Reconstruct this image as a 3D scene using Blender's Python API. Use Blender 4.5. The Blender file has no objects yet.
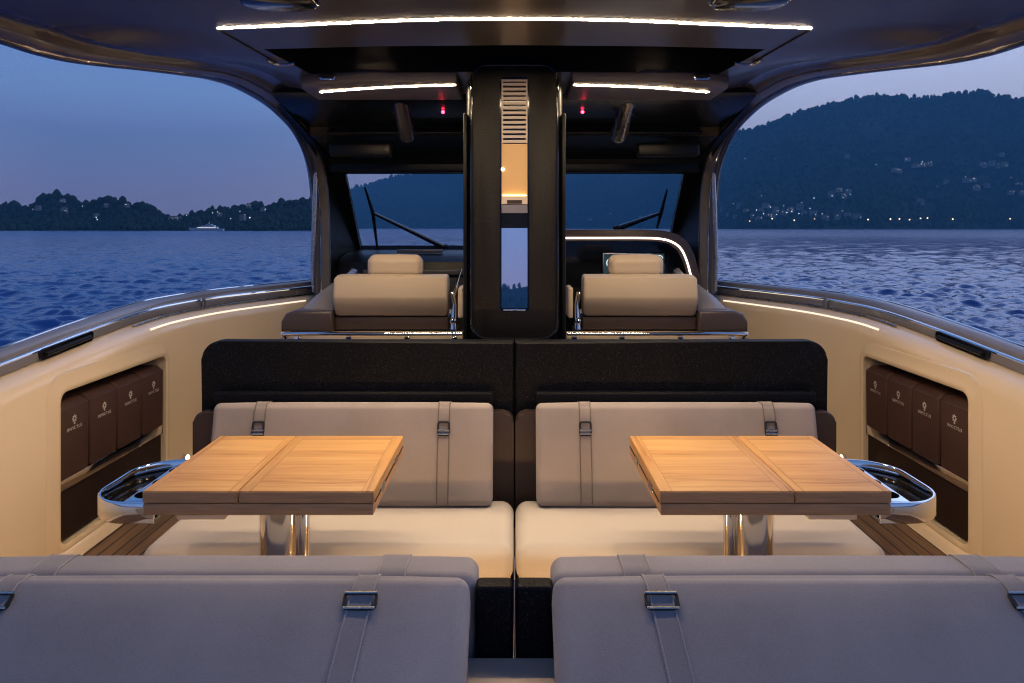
import bpy, bmesh, math, random
import numpy as np
from mathutils import Vector, Matrix
random.seed(7); np.random.seed(7)
R = math.radians
SC = bpy.context.scene
COL = SC.collection

# ---------------------------------------------------------------- camera calibration
# camera at the origin, level, looking along +Y; the deck is 1.6 m below it, the water 2.4 m
FP, CX, HY = 720.0, 514.5, 228.0
DECK, SEA = -1.6, -2.4
def ux(u, y): return (u - CX) / FP * y
def vz(v, y): return -(v - HY) / FP * y

# ---------------------------------------------------------------- materials
def new_mat(name):
    m = bpy.data.materials.new(name); m.use_nodes = True
    return m, m.node_tree, m.node_tree.nodes['Principled BSDF']
def N(nt, t, **kw):
    n = nt.nodes.new(t)
    for k, v in kw.items():
        if hasattr(n, k): setattr(n, k, v)
        else: n.inputs[k].default_value = v
    return n
def L(nt, a, b): nt.links.new(a, b)
def simple(name, col, rough=0.5, metal=0.0, coat=0.0, coatr=0.08, spec=0.5, var=0.12, vscale=6.0, bump=0.0, bscale=200.0, rvar=0.08, stretch=None):
    m, nt, b = new_mat(name)
    tc = N(nt, 'ShaderNodeTexCoord')
    src = tc.outputs['Object']
    if stretch:
        mp = N(nt, 'ShaderNodeMapping'); mp.inputs['Scale'].default_value = stretch
        L(nt, src, mp.inputs['Vector']); src = mp.outputs['Vector']
    n1 = N(nt, 'ShaderNodeTexNoise', Scale=vscale, Detail=5.0, Roughness=0.6); L(nt, src, n1.inputs['Vector'])
    mr = N(nt, 'ShaderNodeMapRange'); mr.inputs['To Min'].default_value = 1 - var; mr.inputs['To Max'].default_value = 1 + var
    L(nt, n1.outputs['Fac'], mr.inputs['Value'])
    mx = N(nt, 'ShaderNodeMix', data_type='RGBA', blend_type='MULTIPLY'); mx.inputs['Factor'].default_value = 1
    mx.inputs['A'].default_value = (*col, 1); L(nt, mr.outputs['Result'], mx.inputs['B'])
    L(nt, mx.outputs['Result'], b.inputs['Base Color'])
    m2 = N(nt, 'ShaderNodeMapRange'); m2.inputs['To Min'].default_value = max(0.01, rough - rvar); m2.inputs['To Max'].default_value = rough + rvar
    L(nt, n1.outputs['Fac'], m2.inputs['Value']); L(nt, m2.outputs['Result'], b.inputs['Roughness'])
    b.inputs['Metallic'].default_value = metal
    b.inputs['Coat Weight'].default_value = coat; b.inputs['Coat Roughness'].default_value = coatr
    b.inputs['Specular IOR Level'].default_value = spec
    if bump:
        n2 = N(nt, 'ShaderNodeTexNoise', Scale=bscale, Detail=3.0); L(nt, src, n2.inputs['Vector'])
        bp = N(nt, 'ShaderNodeBump', Strength=bump, Distance=0.002); L(nt, n2.outputs['Fac'], bp.inputs['Height'])
        L(nt, bp.outputs['Normal'], b.inputs['Normal'])
    return m
def emit(name, col, s):
    m, nt, b = new_mat(name)
    b.inputs['Base Color'].default_value = (*col, 1)
    b.inputs['Emission Color'].default_value = (*col, 1); b.inputs['Emission Strength'].default_value = s
    return m
def fabric(name, col, spec=0.2, weave=900.0, bump=0.5, fleck=0.22):
    m, nt, b = new_mat(name)
    tc = N(nt, 'ShaderNodeTexCoord'); src = tc.outputs['Object']
    n1 = N(nt, 'ShaderNodeTexNoise', Scale=420.0, Detail=2.0); L(nt, src, n1.inputs['Vector'])
    n2 = N(nt, 'ShaderNodeTexNoise', Scale=3.0, Detail=4.0); L(nt, src, n2.inputs['Vector'])
    ad = N(nt, 'ShaderNodeMath', operation='ADD'); L(nt, n1.outputs['Fac'], ad.inputs[0]); L(nt, n2.outputs['Fac'], ad.inputs[1])
    mr = N(nt, 'ShaderNodeMapRange'); mr.inputs['From Min'].default_value = 0.6; mr.inputs['From Max'].default_value = 1.4
    mr.inputs['To Min'].default_value = 1 - fleck; mr.inputs['To Max'].default_value = 1 + fleck
    L(nt, ad.outputs['Value'], mr.inputs['Value'])
    mx = N(nt, 'ShaderNodeMix', data_type='RGBA', blend_type='MULTIPLY'); mx.inputs['Factor'].default_value = 1
    mx.inputs['A'].default_value = (*col, 1); L(nt, mr.outputs['Result'], mx.inputs['B'])
    L(nt, mx.outputs['Result'], b.inputs['Base Color'])
    b.inputs['Roughness'].default_value = 0.85; b.inputs['Specular IOR Level'].default_value = spec
    b.inputs['Sheen Weight'].default_value = 0.15; b.inputs['Sheen Roughness'].default_value = 0.5
    n3 = N(nt, 'ShaderNodeTexNoise', Scale=weave, Detail=2.0); L(nt, src, n3.inputs['Vector'])
    a3 = N(nt, 'ShaderNodeMath', operation='MULTIPLY_ADD'); L(nt, n2.outputs['Fac'], a3.inputs[0]); a3.inputs[1].default_value = 5.0; L(nt, n3.outputs['Fac'], a3.inputs[2])
    bp = N(nt, 'ShaderNodeBump', Strength=bump, Distance=0.0012); L(nt, a3.outputs['Value'], bp.inputs['Height'])
    L(nt, bp.outputs['Normal'], b.inputs['Normal'])
    return m
def speckle(name, dark, light, scale, rough=0.5, spec=0.15, lo=0.56, hi=0.72):
    m, nt, b = new_mat(name)
    tc = N(nt, 'ShaderNodeTexCoord'); n1 = N(nt, 'ShaderNodeTexNoise', Scale=scale, Detail=2.0, Roughness=0.7); L(nt, tc.outputs['Object'], n1.inputs['Vector'])
    cr = N(nt, 'ShaderNodeValToRGB'); L(nt, n1.outputs['Fac'], cr.inputs['Fac']); e = cr.color_ramp.elements
    e[0].position, e[0].color, e[1].position, e[1].color = lo, (*dark, 1), hi, (*light, 1)
    L(nt, cr.outputs['Color'], b.inputs['Base Color']); b.inputs['Roughness'].default_value = rough; b.inputs['Specular IOR Level'].default_value = spec
    bp = N(nt, 'ShaderNodeBump', Strength=0.8, Distance=0.002); L(nt, n1.outputs['Fac'], bp.inputs['Height']); L(nt, bp.outputs['Normal'], b.inputs['Normal'])
    return m
def teak_table():
    m, nt, b = new_mat('varnished teak')
    tc = N(nt, 'ShaderNodeTexCoord')
    sg = N(nt, 'ShaderNodeSeparateXYZ'); L(nt, tc.outputs['Generated'], sg.inputs[0])
    so = N(nt, 'ShaderNodeSeparateXYZ'); L(nt, tc.outputs['Object'], so.inputs[0])
    # border mask: outer 9 % in generated x
    s1 = N(nt, 'ShaderNodeMath', operation='SUBTRACT'); L(nt, sg.outputs['X'], s1.inputs[0]); s1.inputs[1].default_value = 0.5
    s2 = N(nt, 'ShaderNodeMath', operation='ABSOLUTE'); L(nt, s1.outputs[0], s2.inputs[0])
    s3 = N(nt, 'ShaderNodeMath', operation='GREATER_THAN'); L(nt, s2.outputs[0], s3.inputs[0]); s3.inputs[1].default_value = 0.41
    def grain(sx, sy):
        mp = N(nt, 'ShaderNodeMapping'); mp.inputs['Scale'].default_value = (sx, sy, 30)
        L(nt, tc.outputs['Object'], mp.inputs['Vector'])
        g = N(nt, 'ShaderNodeTexNoise', Scale=1.0, Detail=7.0, Roughness=0.65, Distortion=0.6); L(nt, mp.outputs[0], g.inputs['Vector'])
        return g.outputs['Fac']
    ga, gb = grain(2.5, 45), grain(45, 2.5)
    def board(sock, w):
        d = N(nt, 'ShaderNodeMath', operation='DIVIDE'); L(nt, sock, d.inputs[0]); d.inputs[1].default_value = w
        f = N(nt, 'ShaderNodeMath', operation='FLOOR'); L(nt, d.outputs[0], f.inputs[0])
        wn = N(nt, 'ShaderNodeTexWhiteNoise', noise_dimensions='1D'); L(nt, f.outputs[0], wn.inputs['W'])
        fr = N(nt, 'ShaderNodeMath', operation='FRACT'); L(nt, d.outputs[0], fr.inputs[0])
        lt = N(nt, 'ShaderNodeMath', operation='LESS_THAN'); L(nt, fr.outputs[0], lt.inputs[0]); lt.inputs[1].default_value = 0.012
        return wn.outputs['Value'], lt.outputs[0]
    bv, bl = board(so.outputs['Y'], 0.072)
    gm = N(nt, 'ShaderNodeMix'); L(nt, s3.outputs[0], gm.inputs['Factor']); L(nt, ga, gm.inputs['A']); L(nt, gb, gm.inputs['B'])
    inv = N(nt, 'ShaderNodeMath', operation='SUBTRACT'); inv.inputs[0].default_value = 1; L(nt, s3.outputs[0], inv.inputs[1])
    bvm = N(nt, 'ShaderNodeMath', operation='MULTIPLY'); L(nt, bv, bvm.inputs[0]); L(nt, inv.outputs[0], bvm.inputs[1])
    ad = N(nt, 'ShaderNodeMath', operation='MULTIPLY_ADD'); L(nt, bvm.outputs[0], ad.inputs[0]); ad.inputs[1].default_value = 0.22; L(nt, gm.outputs['Result'], ad.inputs[2])
    cr = N(nt, 'ShaderNodeValToRGB'); L(nt, ad.outputs[0], cr.inputs['Fac'])
    e = cr.color_ramp.elements
    e[0].position = 0.28; e[0].color = (0.28, 0.12, 0.036, 1)
    e[1].position = 0.85; e[1].color = (0.64, 0.385, 0.155, 1)
    k = e.new(0.5); k.color = (0.52, 0.275, 0.096, 1)
    blm = N(nt, 'ShaderNodeMath', operation='MULTIPLY'); L(nt, bl, blm.inputs[0]); L(nt, inv.outputs[0], blm.inputs[1])
    ed = N(nt, 'ShaderNodeMath', operation='COMPARE'); L(nt, s2.outputs[0], ed.inputs[0]); ed.inputs[1].default_value = 0.41; ed.inputs[2].default_value = 0.003
    ln = N(nt, 'ShaderNodeMath', operation='MAXIMUM'); L(nt, blm.outputs[0], ln.inputs[0]); L(nt, ed.outputs[0], ln.inputs[1])
    l2 = N(nt, 'ShaderNodeMath', operation='MULTIPLY'); L(nt, ln.outputs[0], l2.inputs[0]); l2.inputs[1].default_value = 0.45
    mx = N(nt, 'ShaderNodeMix', data_type='RGBA'); L(nt, l2.outputs[0], mx.inputs['Factor']); L(nt, cr.outputs['Color'], mx.inputs['A']); mx.inputs['B'].default_value = (0.1, 0.04, 0.015, 1)
    L(nt, mx.outputs['Result'], b.inputs['Base Color'])
    rr = N(nt, 'ShaderNodeMapRange'); rr.inputs['To Min'].default_value = 0.42; rr.inputs['To Max'].default_value = 0.6; L(nt, gm.outputs['Result'], rr.inputs['Value'])
    L(nt, rr.outputs['Result'], b.inputs['Roughness'])
    b.inputs['Specular IOR Level'].default_value = 0.35
    bp = N(nt, 'ShaderNodeBump', Strength=0.12, Distance=0.001); L(nt, gm.outputs['Result'], bp.inputs['Height']); L(nt, bp.outputs['Normal'], b.inputs['Normal'])
    return m
def teak_deck():
    m, nt, b = new_mat('teak decking')
    tc = N(nt, 'ShaderNodeTexCoord'); so = N(nt, 'ShaderNodeSeparateXYZ'); L(nt, tc.outputs['Object'], so.inputs[0])
    d = N(nt, 'ShaderNodeMath', operation='DIVIDE'); L(nt, so.outputs['X'], d.inputs[0]); d.inputs[1].default_value = 0.068
    f = N(nt, 'ShaderNodeMath', operation='FLOOR'); L(nt, d.outputs[0], f.inputs[0])
    fr = N(nt, 'ShaderNodeMath', operation='FRACT'); L(nt, d.outputs[0], fr.inputs[0])
    lt = N(nt, 'ShaderNodeMath', operation='LESS_THAN'); L(nt, fr.outputs[0], lt.inputs[0]); lt.inputs[1].default_value = 0.12
    wn = N(nt, 'ShaderNodeTexWhiteNoise', noise_dimensions='1D'); L(nt, f.outputs[0], wn.inputs['W'])
    mp = N(nt, 'ShaderNodeMapping'); mp.inputs['Scale'].default_value = (60, 3, 1); L(nt, tc.outputs['Object'], mp.inputs['Vector'])
    g = N(nt, 'ShaderNodeTexNoise', Scale=1.0, Detail=6.0); L(nt, mp.outputs[0], g.inputs['Vector'])
    ad = N(nt, 'ShaderNodeMath', operation='MULTIPLY_ADD'); L(nt, wn.outputs['Value'], ad.inputs[0]); ad.inputs[1].default_value = 0.25; L(nt, g.outputs['Fac'], ad.inputs[2])
    cr = N(nt, 'ShaderNodeValToRGB'); L(nt, ad.outputs[0], cr.inputs['Fac'])
    e = cr.color_ramp.elements
    e[0].position = 0.3; e[0].color = (0.10, 0.055, 0.028, 1); e[1].position = 0.9; e[1].color = (0.26, 0.155, 0.082, 1)
    mx = N(nt, 'ShaderNodeMix', data_type='RGBA'); L(nt, lt.outputs[0], mx.inputs['Factor']); L(nt, cr.outputs['Color'], mx.inputs['A']); mx.inputs['B'].default_value = (0.012, 0.01, 0.009, 1)
    L(nt, mx.outputs['Result'], b.inputs['Base Color']); b.inputs['Roughness'].default_value = 0.65
    return m
def water_mat():
    m, nt, b = new_mat('sea water')
    b.inputs['Base Color'].default_value = (0.012, 0.072, 0.24, 1); b.inputs['Roughness'].default_value = 0.035; b.inputs['IOR'].default_value = 1.33
    tc = N(nt, 'ShaderNodeTexCoord')
    n1 = N(nt, 'ShaderNodeTexNoise', Scale=3.0, Detail=3.0, Roughness=0.55); L(nt, tc.outputs['Object'], n1.inputs['Vector'])
    n2 = N(nt, 'ShaderNodeTexNoise', Scale=0.8, Detail=2.0, Roughness=0.5); L(nt, tc.outputs['Object'], n2.inputs['Vector'])
    a0 = N(nt, 'ShaderNodeMath', operation='MULTIPLY_ADD'); L(nt, n2.outputs['Fac'], a0.inputs[0]); a0.inputs[1].default_value = 1.8; L(nt, n1.outputs['Fac'], a0.inputs[2])
    n3 = N(nt, 'ShaderNodeTexNoise', Scale=0.13, Detail=3.0, Roughness=0.6); L(nt, tc.outputs['Object'], n3.inputs['Vector'])
    ad = N(nt, 'ShaderNodeMath', operation='MULTIPLY_ADD'); L(nt, n3.outputs['Fac'], ad.inputs[0]); ad.inputs[1].default_value = 9.0; L(nt, a0.outputs[0], ad.inputs[2])
    ln = N(nt, 'ShaderNodeVectorMath', operation='LENGTH'); L(nt, tc.outputs['Object'], ln.inputs[0])
    rg = N(nt, 'ShaderNodeMapRange'); rg.inputs['From Min'].default_value = 35; rg.inputs['From Max'].default_value = 260; rg.inputs['To Min'].default_value = 0.035; rg.inputs['To Max'].default_value = 0.24
    L(nt, ln.outputs['Value'], rg.inputs['Value']); L(nt, rg.outputs['Result'], b.inputs['Roughness'])
    bp = N(nt, 'ShaderNodeBump', Strength=0.3, Distance=0.12); L(nt, ad.outputs[0], bp.inputs['Height']); L(nt, bp.outputs['Normal'], b.inputs['Normal'])
    return m
def glass_mat(name, tint=(0.86, 0.92, 0.97)):
    m = bpy.data.materials.new(name); m.use_nodes = True; nt = m.node_tree; nt.nodes.clear()
    o = N(nt, 'ShaderNodeOutputMaterial'); t = N(nt, 'ShaderNodeBsdfTransparent'); t.inputs['Color'].default_value = (*tint, 1)
    g = N(nt, 'ShaderNodeBsdfGlossy', Roughness=0.02); lwt = N(nt, 'ShaderNodeLayerWeight', Blend=0.5); pw = N(nt, 'ShaderNodeMath', operation='POWER'); L(nt, lwt.outputs['Facing'], pw.inputs[0]); pw.inputs[1].default_value = 5.0; fr = N(nt, 'ShaderNodeMath', operation='MULTIPLY_ADD'); L(nt, pw.outputs[0], fr.inputs[0]); fr.inputs[1].default_value = 0.6; fr.inputs[2].default_value = 0.025
    nz = N(nt, 'ShaderNodeTexNoise', Scale=2.0); mr = N(nt, 'ShaderNodeMapRange'); mr.inputs['To Min'].default_value = 0.6; mr.inputs['To Max'].default_value = 1.0
    L(nt, nz.outputs['Fac'], mr.inputs['Value'])
    mu = N(nt, 'ShaderNodeMath', operation='MULTIPLY'); L(nt, fr.outputs[0], mu.inputs[0]); L(nt, mr.outputs['Result'], mu.inputs[1])
    x = N(nt, 'ShaderNodeMixShader'); L(nt, mu.outputs[0], x.inputs[0]); L(nt, t.outputs[0], x.inputs[1]); L(nt, g.outputs[0], x.inputs[2]); L(nt, x.outputs[0], o.inputs[0])
    return m
M = dict(
    gel=simple('ivory gelcoat', (0.84, 0.67, 0.455), 0.36, coat=1.0, coatr=0.018, var=0.05, vscale=2.0, rvar=0.06),
    roof=simple('dark metallic grey lacquer', (0.062, 0.054, 0.05), 0.34, coat=0.4, coatr=0.12, var=0.10, vscale=1.5, rvar=0.06),
    roofrim=simple('glossy charcoal lacquer', (0.075, 0.072, 0.078), 0.20, coat=0.5, var=0.08, vscale=3.0, rvar=0.04),
    black=simple('black lacquer', (0.006, 0.0057, 0.006), 0.38, spec=0.25, var=0.25, vscale=20.0, bump=0.15, bscale=300.0),
    blackgloss=simple('black gloss', (0.006, 0.006, 0.007), 0.12, coat=0.3, var=0.2, rvar=0.04),
    pillar=speckle('bronze flecked black paint', (0.0075, 0.0064, 0.0048), (0.034, 0.027, 0.018), 210.0, 0.42, 0.25),
    velvet=speckle('black speckled vinyl', (0.0028, 0.0030, 0.0042), (0.028, 0.031, 0.044), 170.0, 0.55, 0.12),
    brown=simple('dark brown leather', (0.038, 0.025, 0.022), 0.5, spec=0.3, var=0.12, vscale=9.0, bump=0.35, bscale=260.0),
    pouch=simple('brown coated canvas', (0.060, 0.030, 0.024), 0.55, spec=0.25, var=0.10, vscale=8.0, bump=0.3, bscale=420.0),
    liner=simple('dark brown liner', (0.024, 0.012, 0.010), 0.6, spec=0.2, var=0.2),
    pod=simple('mocha leather', (0.060, 0.044, 0.041), 0.38, spec=0.4, var=0.1, bump=0.3, bscale=300.0),
    tan=simple('beige leather', (0.52, 0.42, 0.31), 0.5, spec=0.3, var=0.06, bump=0.25, bscale=320.0),
    chrome=simple('polished stainless steel', (0.82, 0.80, 0.78), 0.07, metal=1.0, var=0.04, rvar=0.04),
    satin=simple('satin stainless steel', (0.52, 0.49, 0.46), 0.27, metal=1.0, var=0.08, rvar=0.08),
    archface=simple('highlight toned lacquer', (0.15, 0.135, 0.12), 0.3, coat=0.5, var=0.08),  # charcoal lightened to carry the arch's warm highlight in its colour
    roofpad=simple('grey satin headliner panel', (0.17, 0.16, 0.16), 0.4, var=0.08),
    rail=simple('grey anodised rail', (0.27, 0.255, 0.265), 0.24, metal=0.35, var=0.1, vscale=4.0, coat=0.3),
    taupe=fabric('taupe outdoor fabric', (0.31, 0.268, 0.25)),
    grey=fabric('grey outdoor fabric', (0.272, 0.252, 0.26), fleck=0.24),
    greystrap=fabric('grey webbing', (0.25, 0.23, 0.236), weave=1600.0),
    taupestrap=fabric('taupe webbing', (0.28, 0.24, 0.222), weave=1600.0),
    cord=fabric('taupe piping cord', (0.15, 0.122, 0.107)),
    cordlight=fabric('pale piping cord', (0.30, 0.285, 0.29)),
    seat=fabric('off white seat fabric', (0.49, 0.445, 0.40), fleck=0.08),
    pad=fabric('sand sunpad fabric', (0.56, 0.46, 0.38), fleck=0.1),
    padline=simple('black rubber gasket', (0.012, 0.012, 0.012), 0.7),
    teak=teak_table(), deck=teak_deck(), water=water_mat(),
    teakside=simple('dark teak edge', (0.46, 0.25, 0.115), 0.55, var=0.45, vscale=1.0, stretch=(8, 8, 160)),
    glass=glass_mat('windscreen glass', (0.985, 0.99, 0.995)),
    white=simple('white print', (0.52, 0.49, 0.46), 0.5, var=0.03),
    louvre=simple('cream louvre', (0.62, 0.52, 0.43), 0.4, var=0.04),
    mirror=simple('mirror glass', (0.82, 0.85, 0.9), 0.015, metal=1.0, var=0.01, rvar=0.005),
    led=emit('warm led', (1.0, 0.735, 0.46), 345.0),
    amber=emit('amber painted reflection', (0.40, 0.225, 0.085), 0.7),  # emission paints the lit ceiling's reflection; nothing is backlit
    ledarch=emit('console led', (1.0, 0.78, 0.62), 3.2),
    red=emit('red led', (1.0, 0.02, 0.06), 26.0),
    spot=emit('courtesy lamp lens', (1.0, 0.74, 0.42), 26.0),
    overhead=simple('black glossy headliner', (0.006, 0.006, 0.0065), 0.24, spec=0.4, var=0.3, vscale=5.0, rvar=0.1),
    step=emit('step lamp lens', (1.0, 0.60, 0.25), 560.0),
    down=emit('downlight lens', (1.0, 0.74, 0.48), 1250.0),
    glow=emit('added amber glow', (1.0, 0.62, 0.25), 14.0),  # added emitter that grades the amber reflection
    coamglint=emit('coaming painted highlight', (1.0, 0.88, 0.70), 0.95),  # glow paints a gloss highlight; there is no lamp
    screen=emit('display glass', (0.012, 0.035, 0.045), 0.9),
    screenink=emit('display markings', (0.75, 0.9, 0.95), 0.9),
    forest=simple('dark conifer foliage', (0.028, 0.042, 0.026), 0.9, spec=0.1, var=0.7, vscale=0.03),
    soil=simple('wooded hillside', (0.030, 0.042, 0.028), 0.95, spec=0.05, var=0.6, vscale=0.02),
    house=simple('pale stucco', (0.27, 0.25, 0.23), 0.8, var=0.1, vscale=0.2),
    tile=simple('terracotta roof tiles', (0.16, 0.075, 0.05), 0.85, var=0.2, vscale=0.5),
    lampwarm=emit('warm street lamp', (1.0, 0.66, 0.36), 5.0),
    lampcool=emit('cool house lamp', (0.85, 0.92, 1.0), 3.0),
    litwin=emit('lit window', (1.0, 0.85, 0.62), 0.9),
    hull=simple('white topside paint', (0.7, 0.7, 0.7), 0.3, coat=0.4, var=0.03),
    glassdark=simple('tinted window', (0.01, 0.012, 0.016), 0.1, var=0.1),
)

# ---------------------------------------------------------------- object helpers
ORIG = {}
def thing(name, label, cat, loc=(0, 0, 0), group=None):
    o = bpy.data.objects.new(name, None); COL.objects.link(o); o.location = loc
    o.empty_display_size = 0.1
    o['label'] = label; o['category'] = cat
    if group: o['group'] = group
    ORIG[o.name] = Vector(loc)
    return o
def tag(o, label, cat, group=None):
    o['label'] = label; o['category'] = cat
    if group: o['group'] = group
    return o
def put(name, bm, mat, parent=None, smooth=True, angle=35, label=None, kind=None):
    """link a bmesh (world coordinates) as one mesh object"""
    me = bpy.data.meshes.new(name)
    bmesh.ops.recalc_face_normals(bm, faces=bm.faces[:])
    bm.to_mesh(me); bm.free()
    return put_mesh(name, me, mat, parent, smooth, angle, label, kind)
def put_mesh(name, me, mat, parent=None, smooth=True, angle=35, label=None, kind=None):
    org = ORIG.get(parent.name, Vector()) if parent else None
    if parent is None:
        # origin at the middle of the base
        if len(me.vertices):
            co = np.empty(len(me.vertices) * 3); me.vertices.foreach_get('co', co); co = co.reshape(-1, 3)
            lo, hi = co.min(0), co.max(0); org = Vector(((lo[0] + hi[0]) / 2, (lo[1] + hi[1]) / 2, lo[2]))
        else: org = Vector()
    me.transform(Matrix.Translation(-org))
    mats = mat if isinstance(mat, (list, tuple)) else [mat]
    if not len(me.materials):
        for mm in mats: me.materials.append(mm)
    if smooth:
        me.polygons.foreach_set('use_smooth', [True] * len(me.polygons))
        me.set_sharp_from_angle(angle=R(angle))
    o = bpy.data.objects.new(name, me); COL.objects.link(o)
    if parent: o.parent = parent
    else: o.location = org
    ORIG[o.name] = org
    if label: o['label'] = label
    if kind: o['kind'] = kind
    return o
def box(bm, x0, x1, y0, y1, z0, z1, bev=0.0, seg=3, mi=0):
    x0, x1 = min(x0, x1), max(x0, x1); y0, y1 = min(y0, y1), max(y0, y1); z0, z1 = min(z0, z1), max(z0, z1)
    r = bmesh.ops.create_cube(bm, size=1.0)
    vs = r['verts']
    bmesh.ops.scale(bm, verts=vs, vec=(x1 - x0, y1 - y0, z1 - z0))
    bmesh.ops.translate(bm, verts=vs, vec=((x0 + x1) / 2, (y0 + y1) / 2, (z0 + z1) / 2))
    fs = list({f for v in vs for f in v.link_faces})
    for f in fs: f.material_index = mi
    if bev > 0:
        es = list({e for v in vs for e in v.link_edges})
        bmesh.ops.bevel(bm, geom=es, offset=bev, segments=seg, profile=0.5, affect='EDGES', clamp_overlap=True)
    return bm
def mbox(*a, **k):
    return box(bmesh.new(), *a, **k)
def loft(bm, rings, closed=True, caps=True, loop=False):
    vr = [[bm.verts.new(p) for p in r] for r in rings]
    n = len(rings[0])
    pairs = list(zip(vr[:-1], vr[1:]))
    if loop: pairs.append((vr[-1], vr[0]))
    for a, b in pairs:
        for i in range(n if closed else n - 1):
            j = (i + 1) % n
            bm.faces.new((a[i], a[j], b[j], b[i]))
    if caps and closed and not loop:
        bm.faces.new(vr[0][::-1]); bm.faces.new(vr[-1])
    return bm
def tube(bm, pts, r, n=10, loop=False, caps=True, flat=1.0):
    pts = [Vector(p) for p in pts]
    m = len(pts); rings = []
    up = Vector((0, 0, 1)); prev = None
    for i, p in enumerate(pts):
        if loop: t = (pts[(i + 1) % m] - pts[i - 1]).normalized()
        else: t = (pts[min(i + 1, m - 1)] - pts[max(i - 1, 0)]).normalized()
        if prev is None:
            a = up if abs(t.z) < 0.9 else Vector((1, 0, 0))
            u = (a - t * a.dot(t)).normalized()
        else:
            u = (prev - t * prev.dot(t)).normalized()
        prev = u; w = t.cross(u)
        rr = r[i] if isinstance(r, (list, tuple)) else r
        rings.append([p + u * (math.cos(2 * math.pi * k / n) * rr) + w * (math.sin(2 * math.pi * k / n) * rr * flat) for k in range(n)])
    return loft(bm, rings, True, caps, loop)
def rrect(w, h, r, n=6):
    pts = []
    for cx, cy, a0 in ((w / 2 - r, h / 2 - r, 0), (-w / 2 + r, h / 2 - r, 90), (-w / 2 + r, -h / 2 + r, 180), (w / 2 - r, -h / 2 + r, 270)):
        for k in range(n + 1):
            a = R(a0 + 90 * k / n); pts.append((cx + r * math.cos(a), cy + r * math.sin(a)))
    return pts
def prism(bm, outline, plane, d0, d1, bev=0.0, seg=2):
    """outline 2-D extruded between d0 and d1; plane 'XZ' (depth Y), 'XY' (depth Z), 'YZ' (depth X)"""
    def P(a, b, d): return {'XZ': (a, d, b), 'XY': (a, b, d), 'YZ': (d, a, b)}[plane]
    va = [bm.verts.new(P(a, b, d0)) for a, b in outline]; vb = [bm.verts.new(P(a, b, d1)) for a, b in outline]
    n = len(outline)
    f0 = bm.faces.new(va[::-1]); f1 = bm.faces.new(vb)
    for i in range(n): bm.faces.new((va[i], va[(i + 1) % n], vb[(i + 1) % n], vb[i]))
    if bev:
        es = [e for e in set(f0.edges) | set(f1.edges)]
        bmesh.ops.bevel(bm, geom=es, offset=bev, segments=seg, profile=0.5, affect='EDGES', clamp_overlap=True)
    return bm
def mprism(*a, **k): return prism(bmesh.new(), *a, **k)
def cyl(bm, p0, p1, r, n=20, r1=None):
    return tube(bm, [p0, p1], [r, r if r1 is None else r1], n)
def ball(bm, c, r, sz=(1, 1, 1), seg=12):
    q = bmesh.ops.create_uvsphere(bm, u_segments=seg, v_segments=max(6, seg // 2), radius=r)
    bmesh.ops.scale(bm, verts=q['verts'], vec=sz); bmesh.ops.translate(bm, verts=q['verts'], vec=c)
    return bm
def smoothpath(pts, n=8):
    """Catmull-Rom through 3-D points"""
    P = [Vector(p) for p in pts]; out = []
    for i in range(len(P) - 1):
        p0, p1, p2, p3 = P[max(i - 1, 0)], P[i], P[i + 1], P[min(i + 2, len(P) - 1)]
        for k in range(n):
            t = k / n
            out.append(0.5 * ((2 * p1) + (p2 - p0) * t + (2 * p0 - 5 * p1 + 4 * p2 - p3) * t * t + (3 * p1 - p0 - 3 * p2 + p3) * t ** 3))
    out.append(P[-1]); return out
def interp(x, xs, ys): return float(np.interp(x, xs, ys))

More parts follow.
